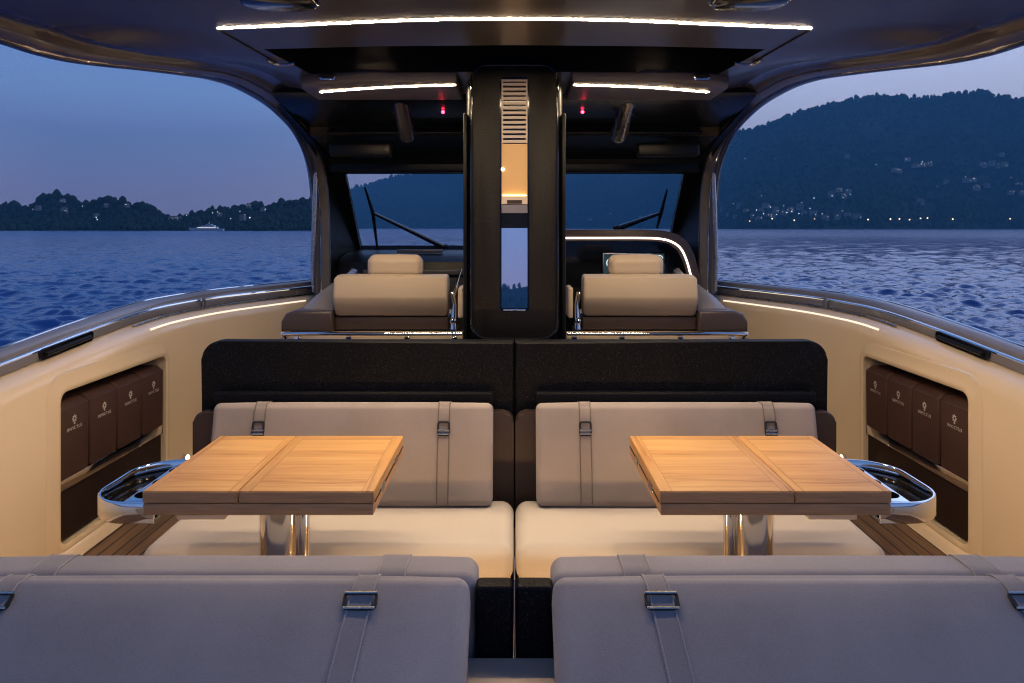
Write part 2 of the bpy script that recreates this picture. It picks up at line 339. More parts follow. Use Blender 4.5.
class Cushion:
    """soft rounded block; local axes: x width, y thickness (front is -y), z height; tilted about x, then moved"""
    def __init__(s, cx, y, z, w, t, h, r=0.05, tilt=0.0, puff=0.012, rx=None):
        s.c = Vector((cx, y, z)); s.w, s.t, s.h, s.r = w, t, h, min(r, t / 2 * 0.98, h / 2 * 0.98); s.puff = puff
        s.rot = Matrix.Rotation(tilt, 3, 'X')
    def local(s, p, extra=0.0):
        hw, ht, hh = s.w / 2, s.t / 2, s.h / 2; r = s.r
        inner = Vector((max(-hw + r, min(hw - r, p.x)), max(-ht + r, min(ht - r, p.y)), max(-hh + r, min(hh - r, p.z))))
        d = p - inner
        q = inner + (d.normalized() * (r + extra) if d.length > 1e-9 else Vector())
        fx = max(0, 1 - (p.x / hw) ** 4); fz = max(0, 1 - (p.z / hh) ** 4); fy = max(0, 1 - (p.y / ht) ** 4)
        q.y += (p.y / ht) * s.puff * fx * fz
        q.z += (p.z / hh) * s.puff * 0.6 * fx * fy
        return q
    def world(s, q): return s.c + s.rot @ q
    def bm(s):
        bm = bmesh.new()
        def axis(half, n):
            r = s.r; k = 5
            a = [half - r + r * math.sin(math.pi / 2 * i / k) * 1.0 for i in range(1, k + 1)]
            # spread so the corner arc gets even steps
            a = [half - r + r * math.tan(math.pi / 4 * i / k) for i in range(1, k + 1)]
            mid = list(np.linspace(-(half - r), half - r, n))
            return [-v for v in a[::-1]] + mid + a
        X, Y, Z = axis(s.w / 2, 14), axis(s.t / 2, 3), axis(s.h / 2, 8)
        def grid(A, B, f):
            vs = [[bm.verts.new(s.world(s.local(Vector(f(a, b))))) for b in B] for a in A]
            for i in range(len(A) - 1):
                for j in range(len(B) - 1):
                    bm.faces.new((vs[i][j], vs[i + 1][j], vs[i + 1][j + 1], vs[i][j + 1]))
        hw, ht, hh = s.w / 2, s.t / 2, s.h / 2
        for sg in (-1, 1):
            grid(X, Z, lambda a, b: (a, sg * ht, b)); grid(X, Y, lambda a, b: (a, b, sg * hh)); grid(Y, Z, lambda a, b: (sg * hw, a, b))
        bmesh.ops.remove_doubles(bm, verts=bm.verts[:], dist=0.0003)
        return bm
    def over(s, x, extra, z0=-1.0, zb=0.2, slant=0.0):
        """profile points: up the front face from z0*half to the top, over it and down the back to zb*half"""
        ht, hh = s.t / 2, s.h / 2; pts = []
        for k in range(13):
            f = k / 12; z = z0 * hh + (hh - z0 * hh) * f
            pts.append(Vector((x + slant * (1 - f), -ht, z)))
        for k in range(1, 9): pts.append(Vector((x, -ht + s.t * k / 8, hh)))
        for k in range(1, 5): pts.append(Vector((x, ht, hh + (zb - 1) * hh * k / 4)))
        return [s.world(s.local(p, extra)) for p in pts]
    def strap(s, x, w, mat, cordmat, parent, z0=-1.0, zb=0.2, slant=0.0, cords=True):
        bm = bmesh.new(); rows = []
        for dx in (-w / 2, -w / 6, w / 6, w / 2): rows.append(s.over(x + dx, 0.0035, z0, zb, slant))
        lo = [s.over(x - w / 2, -0.004, z0, zb, slant), s.over(x + w / 2, -0.004, z0, zb, slant)]
        rows = [lo[0]] + rows + [lo[1]]
        loft(bm, [list(c) for c in zip(*rows)], closed=True, caps=True)
        st = put('strap', bm, mat, parent)
        if cords:
            bm = bmesh.new()
            for dx in (-w / 2, w / 2): tube(bm, s.over(x + dx, 0.003, z0, zb, slant), 0.0028, 6)
            put('piping', bm, cordmat, st)
        return st

def evaluated(o):
    dg = bpy.context.evaluated_depsgraph_get(); dg.update()
    return bpy.data.meshes.new_from_object(o.evaluated_get(dg))
def boolean(bm_a, bm_bs, mats):
    """difference of closed bmeshes -> mesh"""
    me = bpy.data.meshes.new('body'); bmesh.ops.recalc_face_normals(bm_a, faces=bm_a.faces[:]); bm_a.to_mesh(me); bm_a.free()
    for mm in mats: me.materials.append(mm)
    oa = bpy.data.objects.new('body', me); COL.objects.link(oa); obs = []
    for i, b in enumerate(bm_bs):
        mb = bpy.data.meshes.new('cut'); bmesh.ops.recalc_face_normals(b, faces=b.faces[:])
        for f in b.faces: f.material_index = len(mats) - 1
        b.to_mesh(mb); b.free()
        for mm in mats: mb.materials.append(mm)
        ob = bpy.data.objects.new('cut', mb); COL.objects.link(ob); obs.append(ob)
        md = oa.modifiers.new('cut', 'BOOLEAN'); md.operation = 'DIFFERENCE'; md.object = ob; md.solver = 'EXACT'
    res = evaluated(oa)
    for ob in obs + [oa]: bpy.data.objects.remove(ob)
    return res
def text_mesh(body, size):
    cu = bpy.data.curves.new('lettering', 'FONT'); cu.body = body; cu.size = size; cu.align_x = 'CENTER'; cu.align_y = 'CENTER'; cu.extrude = 0.0004; cu.resolution_u = 2
    cu.space_character = 1.25
    o = bpy.data.objects.new('lettering', cu); COL.objects.link(o)
    me = evaluated(o); bpy.data.objects.remove(o)
    return me

# ================================================================ SETTING: water, hills, haze
def build_water():
    # polar sheet: fine near the boat, coarse to the horizon; real waves where the grid can carry them
    nth, nr = 680, 860
    r = np.concatenate([np.linspace(0.0, 4.0, 6)[:-1], np.geomspace(4.0, 420, nr), np.geomspace(430, 9000, 26)])
    th = np.concatenate([np.linspace(-40, 40, nth), np.linspace(42, 318, 70)[:-1]]) * math.pi / 180
    RR, TH = np.meshgrid(r, th, indexing='ij')
    X, Y = RR * np.sin(TH), RR * np.cos(TH)
    Z = np.zeros_like(X)
    rng = np.random.RandomState(3)
    dr = np.gradient(r)[:, None] * np.ones_like(X)
    cell = np.maximum(dr, RR * (80 * math.pi / 180 / nth))
    for k in range(70):
        lam = 0.30 * (5.0 / 0.30) ** (k / 69); a = 0.0084 * lam ** 0.9
        if lam > 0.95: a *= (0.95 / lam) ** 1.0
        ang = rng.normal(0.55, 0.8); kx, ky = math.cos(ang) * 2 * math.pi / lam, math.sin(ang) * 2 * math.pi / lam
        keep = np.clip((lam / cell - 2.2) / 2.0, 0, 1)
        ph = kx * X + ky * Y + rng.rand() * 6.28
        Z += a * keep * (2.4 * ((np.sin(ph) + 1) / 2) ** 1.7 - 1)
    fade = np.clip((RR - 6.0) / 4.0, 0, 1); Z *= fade
    Z += SEA
    nrr, ntt = X.shape
    co = np.stack([X, Y, Z], -1).reshape(-1, 3)
    i, j = np.meshgrid(np.arange(nrr - 1), np.arange(ntt), indexing='ij'); jn = (j + 1) % ntt
    f = np.stack([i * ntt + j, (i + 1) * ntt + j, (i + 1) * ntt + jn, i * ntt + jn], -1).reshape(-1, 4)
    f = f[(RR[:-1].reshape(-1) > 0.01)]
    me = bpy.data.meshes.new('water'); me.from_pydata(co.tolist(), [], f.tolist())
    o = put_mesh('water', me, M['water'], None, True, 180); o['kind'] = 'structure'
    return o
build_water()

def vnoise(x, y, seed=0):
    xi, yi = np.floor(x).astype(np.int64), np.floor(y).astype(np.int64); xf, yf = x - xi, y - yi
    def h(a, b):
        n = (a * 374761393 + b * 668265263 + seed * 1442695) & 0x7fffffff
        n = ((n ^ (n >> 13)) * 1274126177) & 0x7fffffff
        return ((n ^ (n >> 16)) & 0xffff) / 65535.0
    u, v = xf * xf * (3 - 2 * xf), yf * yf * (3 - 2 * yf)
    return (h(xi, yi) * (1 - u) + h(xi + 1, yi) * u) * (1 - v) + (h(xi, yi + 1) * (1 - u) + h(xi + 1, yi + 1) * u) * v
def fbm(x, y, seed=0, o=4):
    s = 0; a = 0.5
    for k in range(o): s = s + a * (vnoise(x * 2 ** k, y * 2 ** k, seed + k) - 0.5); a *= 0.5
    return s

class Hill:
    """a ridge seen across the water: bearing u (slope units), shore and crest distance, crest line"""
    def __init__(s, name, prof, shore, crest, seed, rough=0.10, back=False):
        s.us = np.array([p[0] for p in prof], float); s.vs = np.array([p[1] for p in prof], float)
        s.shore, s.crest, s.seed, s.rough, s.sg, s.name = shore, crest, seed, rough, (-1 if back else 1), name
    def zr(s, u): return (HY - np.interp(u, s.us, s.vs)) / FP * s.cd(u)
    def far(s, u):
        f = np.clip((760 - u) / 120, 0, 1) if s.name == 'mountain' else 0 * u
        return 1 + 1.3 * f * f * (3 - 2 * f)
    def cd(s, u): return s.far(u) ** .7 * s.crest * (1 + 0.10 * np.sin(u * 0.011 + s.seed))
    def sd(s, u): return s.far(u) * s.shore * (1 + 0.04 * np.sin(u * 0.023 + s.seed * 2) + 0.02 * np.sin(u * 0.09))
    def pos(s, u, t):
        D = s.sd(u) + (s.cd(u) - s.sd(u)) * t
        X = (u - CX) / FP * D; Y = D
        tt = np.clip(t, 0, 1); z = SEA - 0.3 + (s.zr(u) - SEA) * (0.55 * tt ** 1.35 + 0.45 * tt)
        amp = s.zr(u) * s.rough
        z = z + fbm(X / 160, Y / 160, s.seed) * 2.4 * amp * np.sin(np.pi * tt) * 1.0
        z = np.where(t > 1, z - (t - 1) * s.zr(u) * 1.2, z)
        return X, Y * s.sg, z
    def build(s):
        U = np.linspace(s.us[0], s.us[-1], 260); T = np.linspace(0, 1.6, 60)
        uu, tt = np.meshgrid(U, T, indexing='ij'); X, Y, Z = s.pos(uu, tt)
        co = np.stack([X, Y, Z], -1).reshape(-1, 3); n, m = uu.shape
        i, j = np.meshgrid(np.arange(n - 1), np.arange(m - 1), indexing='ij')
        f = np.stack([i * m + j, (i + 1) * m + j, (i + 1) * m + j + 1, i * m + j + 1], -1).reshape(-1, 4)
        me = bpy.data.meshes.new(s.name); me.from_pydata(co.tolist(), [], f.tolist())
        o = put_mesh(s.name, me, M['soil'], None, True, 180); o['kind'] = 'structure'
        return o
    def wood(s, n, ncrest, h0, h1, seed):
        rng = np.random.RandomState(seed)
        u = np.concatenate([rng.uniform(s.us[0], s.us[-1], n), rng.uniform(s.us[0], s.us[-1], ncrest)])
        t = np.concatenate([rng.uniform(0.01, 1.03, n), rng.normal(1.0, 0.025, ncrest)])
        dens = vnoise(u / 25, t * 9, seed) ; keep = (dens > 0.18) | (rng.rand(len(u)) > 0.6)
        u, t = u[keep], t[keep]
        X, Y, Z = s.pos(u, t); k = len(u)
        H = rng.uniform(h0, h1, k) * np.where(rng.rand(k) > 0.9, 1.35, 1.0)
        H = np.where(np.abs(t - 1) < .06, H * rng.uniform(.7, 1.9, k), H); W = H * rng.uniform(0.24, 0.50, k)
        prof = np.array([(0.3, 0.0), (0.85, 0.25), (1.0, 0.52), (0.70, 0.83), (0.0, 1.02)])
        ns = 6; vs = []
        for (pr, ph) in prof[:-1]:
            for q in range(ns):
                a = 2 * math.pi * q / ns + rng.rand(k) * 0.9
                rr = W * pr * rng.uniform(0.6, 1.25, k)
                vs.append(np.stack([X + rr * np.cos(a), Y + rr * np.sin(a), Z - 1.0 + H * (ph + rng.uniform(-.06, .06, k))], -1))
        vs.append(np.stack([X, Y, Z - 1 + H * 1.02], -1))
        V = np.stack(vs, 1); nv = V.shape[1]
        base = []
        for l in range(3):
            for q in range(ns):
                a, b = l * ns + q, l * ns + (q + 1) % ns
                base.append((a, b, b + ns)); base.append((a, b + ns, a + ns))
        for q in range(ns): base.append((3 * ns + q, 3 * ns + (q + 1) % ns, 4 * ns))
        base = np.array(base); F = (np.arange(k) * nv)[:, None, None] + base[None]
        F = F.reshape(-1, 3)
        me = bpy.data.meshes.new('forest'); me.vertices.add(k * nv); me.vertices.foreach_set('co', V.reshape(-1))
        me.loops.add(F.size); me.loops.foreach_set('vertex_index', F.reshape(-1).astype(np.int32))
        me.polygons.add(len(F)); me.polygons.foreach_set('loop_start', (np.arange(len(F)) * 3).astype(np.int32)); me.polygons.foreach_set('loop_total', np.full(len(F), 3, np.int32))
        me.update(calc_edges=True); me.validate()
        o = put_mesh('forest', me, M['forest'], None, False); o['kind'] = 'stuff'
        return o
mount = Hill('mountain', [(250, 214), (300, 203), (330, 196), (350, 189), (372, 184), (395, 177), (430, 172), (470, 169), (560, 166), (640, 160), (690, 149), (735, 134), (760, 129), (790, 117), (820, 109), (845, 101), (870, 98), (900, 98), (935, 99), (960, 96), (980, 93), (1000, 98), (1024, 103), (1080, 118), (1160, 150), (1260, 190), (1330, 214)], 1350, 2200, 5, 0.11)
left = Hill('hill', [(-330, 215), (-200, 204), (-100, 211), (0, 210), (12, 211), (27, 212), (40, 205), (55, 199), (66, 200), (80, 207), (93, 207), (105, 202), (122, 207), (140, 211), (152, 214), (166, 221), (182, 222), (200, 217), (225, 213), (250, 210), (280, 208), (312, 203), (328, 208), (345, 219)], 640, 800, 9, 0.12)
behind = Hill('hill', [(-500, 214), (-100, 200), (250, 207), (380, 196), (500, 200), (560, 190), (700, 176), (900, 190), (1300, 214)], 1500, 2000, 13, 0.1, True)
mount.build(); left.build(); behind.build()
mount.wood(16500, 2600, 7, 11, 21); left.wood(4200, 1000, 3.2, 6.2, 22); behind.wood(1600, 600, 10, 16, 23)

# ---------------------------------------------------------------- far houses and lamps on the shore
def build_house_mesh(w, d, h, seed):
    rng = random.Random(seed); bm = bmesh.new()
    box(bm, -w / 2, w / 2, -d / 2, d / 2, -3, h, mi=0)
    # hipped roof
    e = 0.5; a = [bm.verts.new(p) for p in ((-w / 2 - e, -d / 2 - e, h + .02), (w / 2 + e, -d / 2 - e, h + .02), (w / 2 + e, d / 2 + e, h + .02), (-w / 2 - e, d / 2 + e, h + .02))]
    t = [bm.verts.new(p) for p in ((-w / 4, 0, h + 2.4), (w / 4, 0, h + 2.4))]
    for vs in ((a[0], a[1], t[1], t[0]), (a[1], a[2], t[1]), (a[2], a[3], t[0], t[1]), (a[3], a[0], t[0]), (a[3], a[2], a[1], a[0])):
        f = bm.faces.new(vs); f.material_index = 1
    n = int(w // 3)
    for fl in range(int(h // 3)):
        for k in range(n):
            x = -w / 2 + (k + 0.5) * w / n; lit = rng.random() < 0.10
            box(bm, x - .6, x + .6, -d / 2 - .08, -d / 2 - .03, fl * 3 + .9, fl * 3 + 2.4, mi=2 if lit else 3)
    me = bpy.data.meshes.new('house'); bmesh.ops.recalc_face_normals(bm, faces=bm.faces[:]); bm.to_mesh(me); bm.free()
    for m_ in (M['house'], M['tile'], M['litwin'], M['glassdark']): me.materials.append(m_)
    return me
house_meshes = [build_house_mesh(random.uniform(10, 19), random.uniform(8, 12), random.choice((6, 6, 9)), i) for i in range(10)]
def solve_t(hill, u, v):
    ts = np.linspace(0, 1, 120); X, Y, Z = hill.pos(np.full(120, float(u)), ts); vv = HY - Z / Y * FP
    k = int(np.argmin(np.abs(vv - v))); return float(X[k]), float(Y[k]), float(Z[k])
HOUSES = [(722, 212), (728, 217), (739, 209), (745, 214), (752, 219), (760, 213), (765, 209), (770, 219), (783, 216), (790, 213), (799, 210), (803, 216), (812, 217), (824, 221), (836, 220), (846, 219), (855, 220), (838, 193), (847, 194), (842, 199), (830, 198), (846, 159), (870, 156), (893, 172), (898, 174), (906, 162), (914, 167), (921, 168), (928, 167), (982, 168), (990, 167), (997, 169), (1003, 168), (1000, 157), (972, 183), (985, 188), (965, 184), (1010, 196), (1020, 195), (975, 192), (919, 205), (735, 219), (775, 213), (758, 222), (1017, 188), (945, 184), (590, 221), (640, 218), (610, 215)]
for i, (u, v) in enumerate(HOUSES):
    x, y, z = solve_t(mount, u, v)
    o = bpy.data.objects.new('house', house_meshes[i % len(house_meshes)]); COL.objects.link(o)
    o.location = (x, y - 6, z + 3.5); o.rotation_euler.z = random.uniform(-.5, .5) - math.atan2(x, y)
    tag(o, 'small pale house with tiled roof on the wooded mountain slope across the water', 'house', 'houses scattered on the far mountain slope')
for i, (u, v) in enumerate([(42, 212), (66, 204), (68, 214), (130, 202), (110, 209), (100, 219), (175, 219), (181, 216), (222, 218), (252, 203), (245, 222), (265, 213)]):
    x, y, z = solve_t(left, u, v)
    o = bpy.data.objects.new('house', house_meshes[i % len(house_meshes)]); COL.objects.link(o)
    o.location = (x, y - 6, z + 2.5); o.scale = (.4, .4, .4); o.rotation_euler.z = random.uniform(-.5, .5)
    tag(o, 'small pale house among dark trees on the low hills beyond the water', 'house', 'houses among the trees of the low hills')
def lamp_mesh(name, mat, r, h):
    bm = bmesh.new(); tube(bm, [(0, 0, -2), (0, 0, h)], r * 0.12, 5); n0 = len(bm.faces)
    bmesh.ops.create_icosphere(bm, subdivisions=1, radius=r, matrix=Matrix.Translation((0, 0, h + r * .9)))
    bm.faces.ensure_lookup_table()
    for f in bm.faces[n0:]: f.material_index = 1
    me = bpy.data.meshes.new(name); bm.to_mesh(me); bm.free(); me.materials.append(M['rail']); me.materials.append(mat); return me
lw, lc = lamp_mesh('street_lamp', M['lampwarm'], 1.25, 7), lamp_mesh('garden_lamp', M['lampcool'], .85, 4)
QUAY = [(865, 220), (887, 219.5), (896, 219.5), (906, 219.5), (917, 219.5), (924, 219), (949, 219.5), (1006, 219.5), (1022, 220), (792, 220), (812, 220), (770, 219), (748, 221)]
for u, v in QUAY:
    x, y, z = solve_t(mount, u, v + 4); o = bpy.data.objects.new('street_lamp', lw); COL.objects.link(o); o.location = (x, y - 12, z)
    tag(o, 'glowing warm street lamp on the shoreline at the foot of the mountain', 'street lamp', 'street lamps along the far quay')
COOL = [(744, 162), (774, 161), (760, 200), (769, 211), (785, 217), (812, 202), (830, 200), (874, 168), (896, 173), (904, 164), (920, 166), (929, 166), (919, 167), (990, 165), (996, 167), (1003, 168), (963, 182), (971, 183), (1008, 181), (1021, 188), (841, 201), (848, 198), (775, 218), (790, 216), (797, 218), (808, 212), (732, 207), (726, 218), (738, 216), (755, 214), (762, 218), (642, 203), (600, 208), (575, 214), (650, 216), (590, 218), (440, 222), (458, 224), (430, 219), (800, 206), (782, 210), (820, 218), (840, 215), (935, 190)]
for u, v in COOL:
    x, y, z = solve_t(mount, u, v); o = bpy.data.objects.new('garden_lamp', lc); COL.objects.link(o); o.location = (x, y - 10, z + 4)
    o.scale = (random.uniform(.7, 1.25),) * 3
    tag(o, 'bright pinpoint lamp between houses and trees on the mountain slope', 'lamp', 'lamps on the mountain slope')
for u, v in [(38, 214), (66, 205), (87, 211), (130, 207), (101, 223), (102, 225), (175, 220), (190, 219), (216, 218), (221, 217), (243, 216), (248, 221), (253, 224), (234, 224), (254, 204), (268, 214)]:
    x, y, z = solve_t(left, u, v); o = bpy.data.objects.new('garden_lamp', lc); COL.objects.link(o); o.location = (x, y - 8, z + 3)
    o.scale = (random.uniform(.3, .55),) * 3
    tag(o, 'bright pinpoint lamp among dark trees on the low hills', 'lamp', 'lamps on the low hills')

# ---------------------------------------------------------------- white yacht anchored below the low hills
def build_yacht():
    Y = 560.0; xc = ux(207, Y)
    t = thing('motor_yacht', 'distant white motor yacht anchored below the low wooded hills', 'yacht', (xc, Y, SEA)); t.scale = (.54, .54, .54)
    def hullring(x, w, z0, z1, k): return [(xc + x, Y - w * .55, SEA + z0), (xc + x, Y - w, SEA + z1), (xc + x, Y + w, SEA + z1), (xc + x, Y + w * .55, SEA + z0)]
    bm = loft(bmesh.new(), [hullring(-26, .3, 1.5, 5.0, 0), hullring(-20, 2.5, -.4, 4.6, 0), hullring(-8, 4, -.5, 4.0, 0), hullring(12, 4, -.5, 3.6, 0), hullring(24, 3.6, -.3, 3.4, 0)])
    put('hull', bm, M['hull'], t, angle=30)
    def deck(x0, x1, w, z0, z1, sl): return loft(bmesh.new(), [[(xc + x0 - sl, Y - w, SEA + z0), (xc + x1, Y - w, SEA + z0), (xc + x1, Y + w, SEA + z0), (xc + x0 - sl, Y + w, SEA + z0)], [(xc + x0, Y - w * .9, SEA + z1), (xc + x1 - 1, Y - w * .9, SEA + z1), (xc + x1 - 1, Y + w * .9, SEA + z1), (xc + x0, Y + w * .9, SEA + z1)]])
    for a in ((-12, 16, 3.4, 3.7, 6.2, 4), (-6, 12, 2.9, 6.25, 8.4, 3), (0, 8, 2.2, 8.45, 9.8, 2)):
        d_ = put('superstructure', deck(*a), M['hull'], t, angle=20)
        put('window_band', mbox(xc + a[0] - .4, xc + a[1] - 2, Y - a[2] - .06, Y - a[2] + .02, SEA + a[3] + .9, SEA + a[3] + 1.7), M['litwin'] if a[0] == -12 else M['glassdark'], d_)
    put('mast', tube(bmesh.new(), [(xc + 3, Y, SEA + 9.8), (xc + 3.6, Y, SEA + 15)], [.5, .12], 8), M['hull'], t)
    bm = ball(bmesh.new(), (xc + 2.2, Y, SEA + 10.6), .9, seg=10); put('radar_dome', bm, M['hull'], t)
build_yacht()

# ---------------------------------------------------------------- haze
def haze():
    m = bpy.data.materials.new('evening haze'); m.use_nodes = True; nt = m.node_tree; nt.nodes.clear()
    o = N(nt, 'ShaderNodeOutputMaterial'); v = N(nt, 'ShaderNodeVolumePrincipled')
    v.inputs['Color'].default_value = (0.17, 0.50, 0.80, 1); v.inputs['Density'].default_value = 0.00026; v.inputs['Anisotropy'].default_value = 0.0
    L(nt, v.outputs[0], o.inputs['Volume'])
    ob = put('haze', mbox(-2950, 2950, -2500, 4800, SEA - 2.0, 640), m, None, False); ob['kind'] = 'stuff'
    ob.visible_shadow = True
    return ob
HAZE = haze()

# ================================================================ THE BOAT
# ---------------------------------------------------------------- deck
bm = bmesh.new()
SY = [0.2, 1.5, 3.0, 3.8, 4.45, 4.8, 5.1, 5.45, 5.8, 6.2, 6.8, 7.6, 8.4, 9.0]
SX = [2.18, 2.18, 2.18, 2.18, 2.175, 2.10, 1.97, 1.79, 1.61, 1.42, 1.14, 0.76, 0.36, 0.05]
SZ = [-0.74, -0.665, -0.572, -0.505, -0.463, -0.447, -0.436, -0.432, -0.430, -0.425, -0.41, -0.38, -0.34, -0.31]
def wall_x(y): return interp(y, SY, SX)
def rail_z(y): return interp(y, SY, SZ)
YS = []
for p in smoothpath([(y, x, z) for y, x, z in zip(SY, SX, SZ)], 6): YS.append((p.x, max(p.y, 0.03), p.z))
loft(bm, [[(-x - .02, y, DECK), (x + .02, y, DECK), (x + .02, y, DECK - .06), (-x - .02, y, DECK - .06)] for y, x, z in YS])
dk = put('deck', bm, M['deck'], None, angle=20); dk['kind'] = 'structure'

RY0, RY1, RZ0, RZ1 = 3.435, 4.485, -1.535, -0.785      # the pouch recess in each side wall
SIDE = {-1: 'left', 1: 'right'}
def bulwark(s):
    side = SIDE[s]
    t = thing('bulwark', f'cream {side} side wall with grey rail and recess of four brown pouches', 'side wall', (s * 2.3, 3.9, DECK))
    prof = [(0.0, None), (0.0, -.205), (0.008, -.175), (0.028, -.145), (0.06, -.122), (0.11, -.104), (0.20, -.104)]
    rings = []
    for y, x, z in YS:
        r = []
        for o, dz in prof: r.append((s * (x + o), y, DECK + 0.002 if dz is None else z + dz))
        fl = min(1.0, x / 2.0)
        r += [(s * (x + .235), y, z - .12), (s * (x + .22), y, -1.0), (s * (x + .10 * fl + .04), y, -1.7), (s * max(x - .35, .02), y, -2.75), (s * max(x - .45, .01), y, -2.75), (s * max(x - .14, .015), y, -1.68)]
        rings.append(r)
    body = loft(bmesh.new(), rings)
    def cutter(x0, x1, grow, dz=0):
        pts = [((RY0 + RY1) / 2 + a, (RZ0 + RZ1) / 2 + b) for a, b in rrect(RY1 - RY0 + grow, RZ1 - RZ0 + grow, .055, 8)]
        return mprism(pts, 'YZ', x0, x1)
    me = boolean(body, [cutter(s * 2.10, s * 2.345, 0.0)], [M['gel'], M['gel']])
    hull = put_mesh('wall_shell', me, M['gel'], t, angle=32)
    # lip round the recess
    ring = [((RY0 + RY1) / 2 + a, (RZ0 + RZ1) / 2 + b) for a, b in rrect(RY1 - RY0 + .012, RZ1 - RZ0 + .012, .06, 8)]
    bm = bmesh.new()
    prl = [(-.012, .004), (-.012, -.012), (.004, -.020), (.018, -.016), (.034, -.010), (.055, -.006), (.078, -.001), (.082, .01)]
    rgs = []; n = len(ring)
    for i in range(n):
        p, q = Vector(ring[i - 1]), Vector(ring[(i + 1) % n]); tg = (q - p).normalized(); nm = Vector((tg.y, -tg.x)); c = Vector(ring[i])
        rgs.append([(s * (2.180 + d), c.x + nm.x * o, c.y + nm.y * o) for o, d in prl])
    loft(bm, rgs, closed=True, caps=False, loop=True); put('recess_lip', bm, M['gel'], t, angle=50)
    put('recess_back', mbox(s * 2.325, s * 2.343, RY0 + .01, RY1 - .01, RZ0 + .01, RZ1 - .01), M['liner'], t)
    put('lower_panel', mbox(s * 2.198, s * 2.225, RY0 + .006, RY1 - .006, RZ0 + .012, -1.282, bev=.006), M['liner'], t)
    put('retaining_bar', mbox(s * 2.186, s * 2.206, RY0 + .003, RY1 - .003, -1.276, -1.222, bev=.004), M['chrome'], t)
    # rail
    rp = [(.100, -.100), (.103, -.070), (.112, -.040), (.128, -.018), (.150, -.004), (.178, 0.0), (.206, -.004), (.228, -.018), (.246, -.045), (.250, -.12), (.205, -.135), (.105, -.102)]
    bm = loft(bmesh.new(), [[(s * (x + o), y, z + d) for o, d in rp] for y, x, z in YS]); rl = put('rail', bm, M['rail'], t, angle=40)
    bm = bmesh.new()
    for o, d, r in ((.108, -.052, .009), (.172, -.001, .006)):
        tube(bm, [(s * (x + o), y, z + d) for y, x, z in YS], r, 8)
    put('rail_trim', bm, M['chrome'], rl)
    bm = bmesh.new(); tube(bm, [(s * (x + .075), y, z - .108) for y, x, z in YS if y > 4.2], .008, 10); put('coaming_trim', bm, M['satin'], t)
    put('light_strip', tube(bmesh.new(), [(s * (x + .026), y, z - .148) for y, x, z in YS if 4.3 < y < 5.75], .006, 10), M['coamglint'], t)  # glowing tube paints the gloss highlights along the coaming, not a lamp
    # fairlead slot
    y0, y1 = 3.45, 3.88; ym = (y0 + y1) / 2; xm = wall_x(ym)
    out = [((ym + a), b) for a, b in rrect(y1 - y0, .052, .02, 5)]
    bm = bmesh.new()
    f0 = [(s * (xm + .088), y, rail_z(y) - .078 + b) for y, b in out]; f1 = [(s * (xm + .135), y, rail_z(y) - .074 + b) for y, b in out]
    loft(bm, [f0, f1]); fl = put('fairlead', bm, M['blackgloss'], t, angle=30)
    put('roller', tube(bmesh.new(), [(s * (xm + .085), y, rail_z(y) - .080) for y in (y0 + .03, ym, y1 - .03)], .011, 10), M['black'], fl)
    # stanchion and courtesy lamp
    y = 4.93; put('stanchion', cyl(bmesh.new(), (s * (wall_x(y) + .085), y, rail_z(y) - .11), (s * (wall_x(y) + .085), y, rail_z(y) - .03), .012, 12), M['satin'], t)
    y = 4.66; x = wall_x(y)
    lp = put('courtesy_light', cyl(bmesh.new(), (s * (x + .01), y, -1.488), (s * (x - .014), y, -1.488), .026, 16), M['chrome'], t)
    put('lens', ball(bmesh.new(), (s * (x - .014), y, -1.488), .019, (.5, 1, 1)), M['spot'], lp)
    # cove moulding at the deck
    bm = loft(bmesh.new(), [[(s * (x + .001), y, DECK + .005), (s * (x + .001), y, DECK + .05), (s * (x - .012), y, DECK + .045), (s * (x - .028), y, DECK + .022), (s * (x - .065), y, DECK + .012), (s * (x - .07), y, DECK + .004)] for y, x, z in YS])
    put('waterway', bm, M['gel'], t, angle=40)
    return t
for s in (-1, 1): bulwark(s)

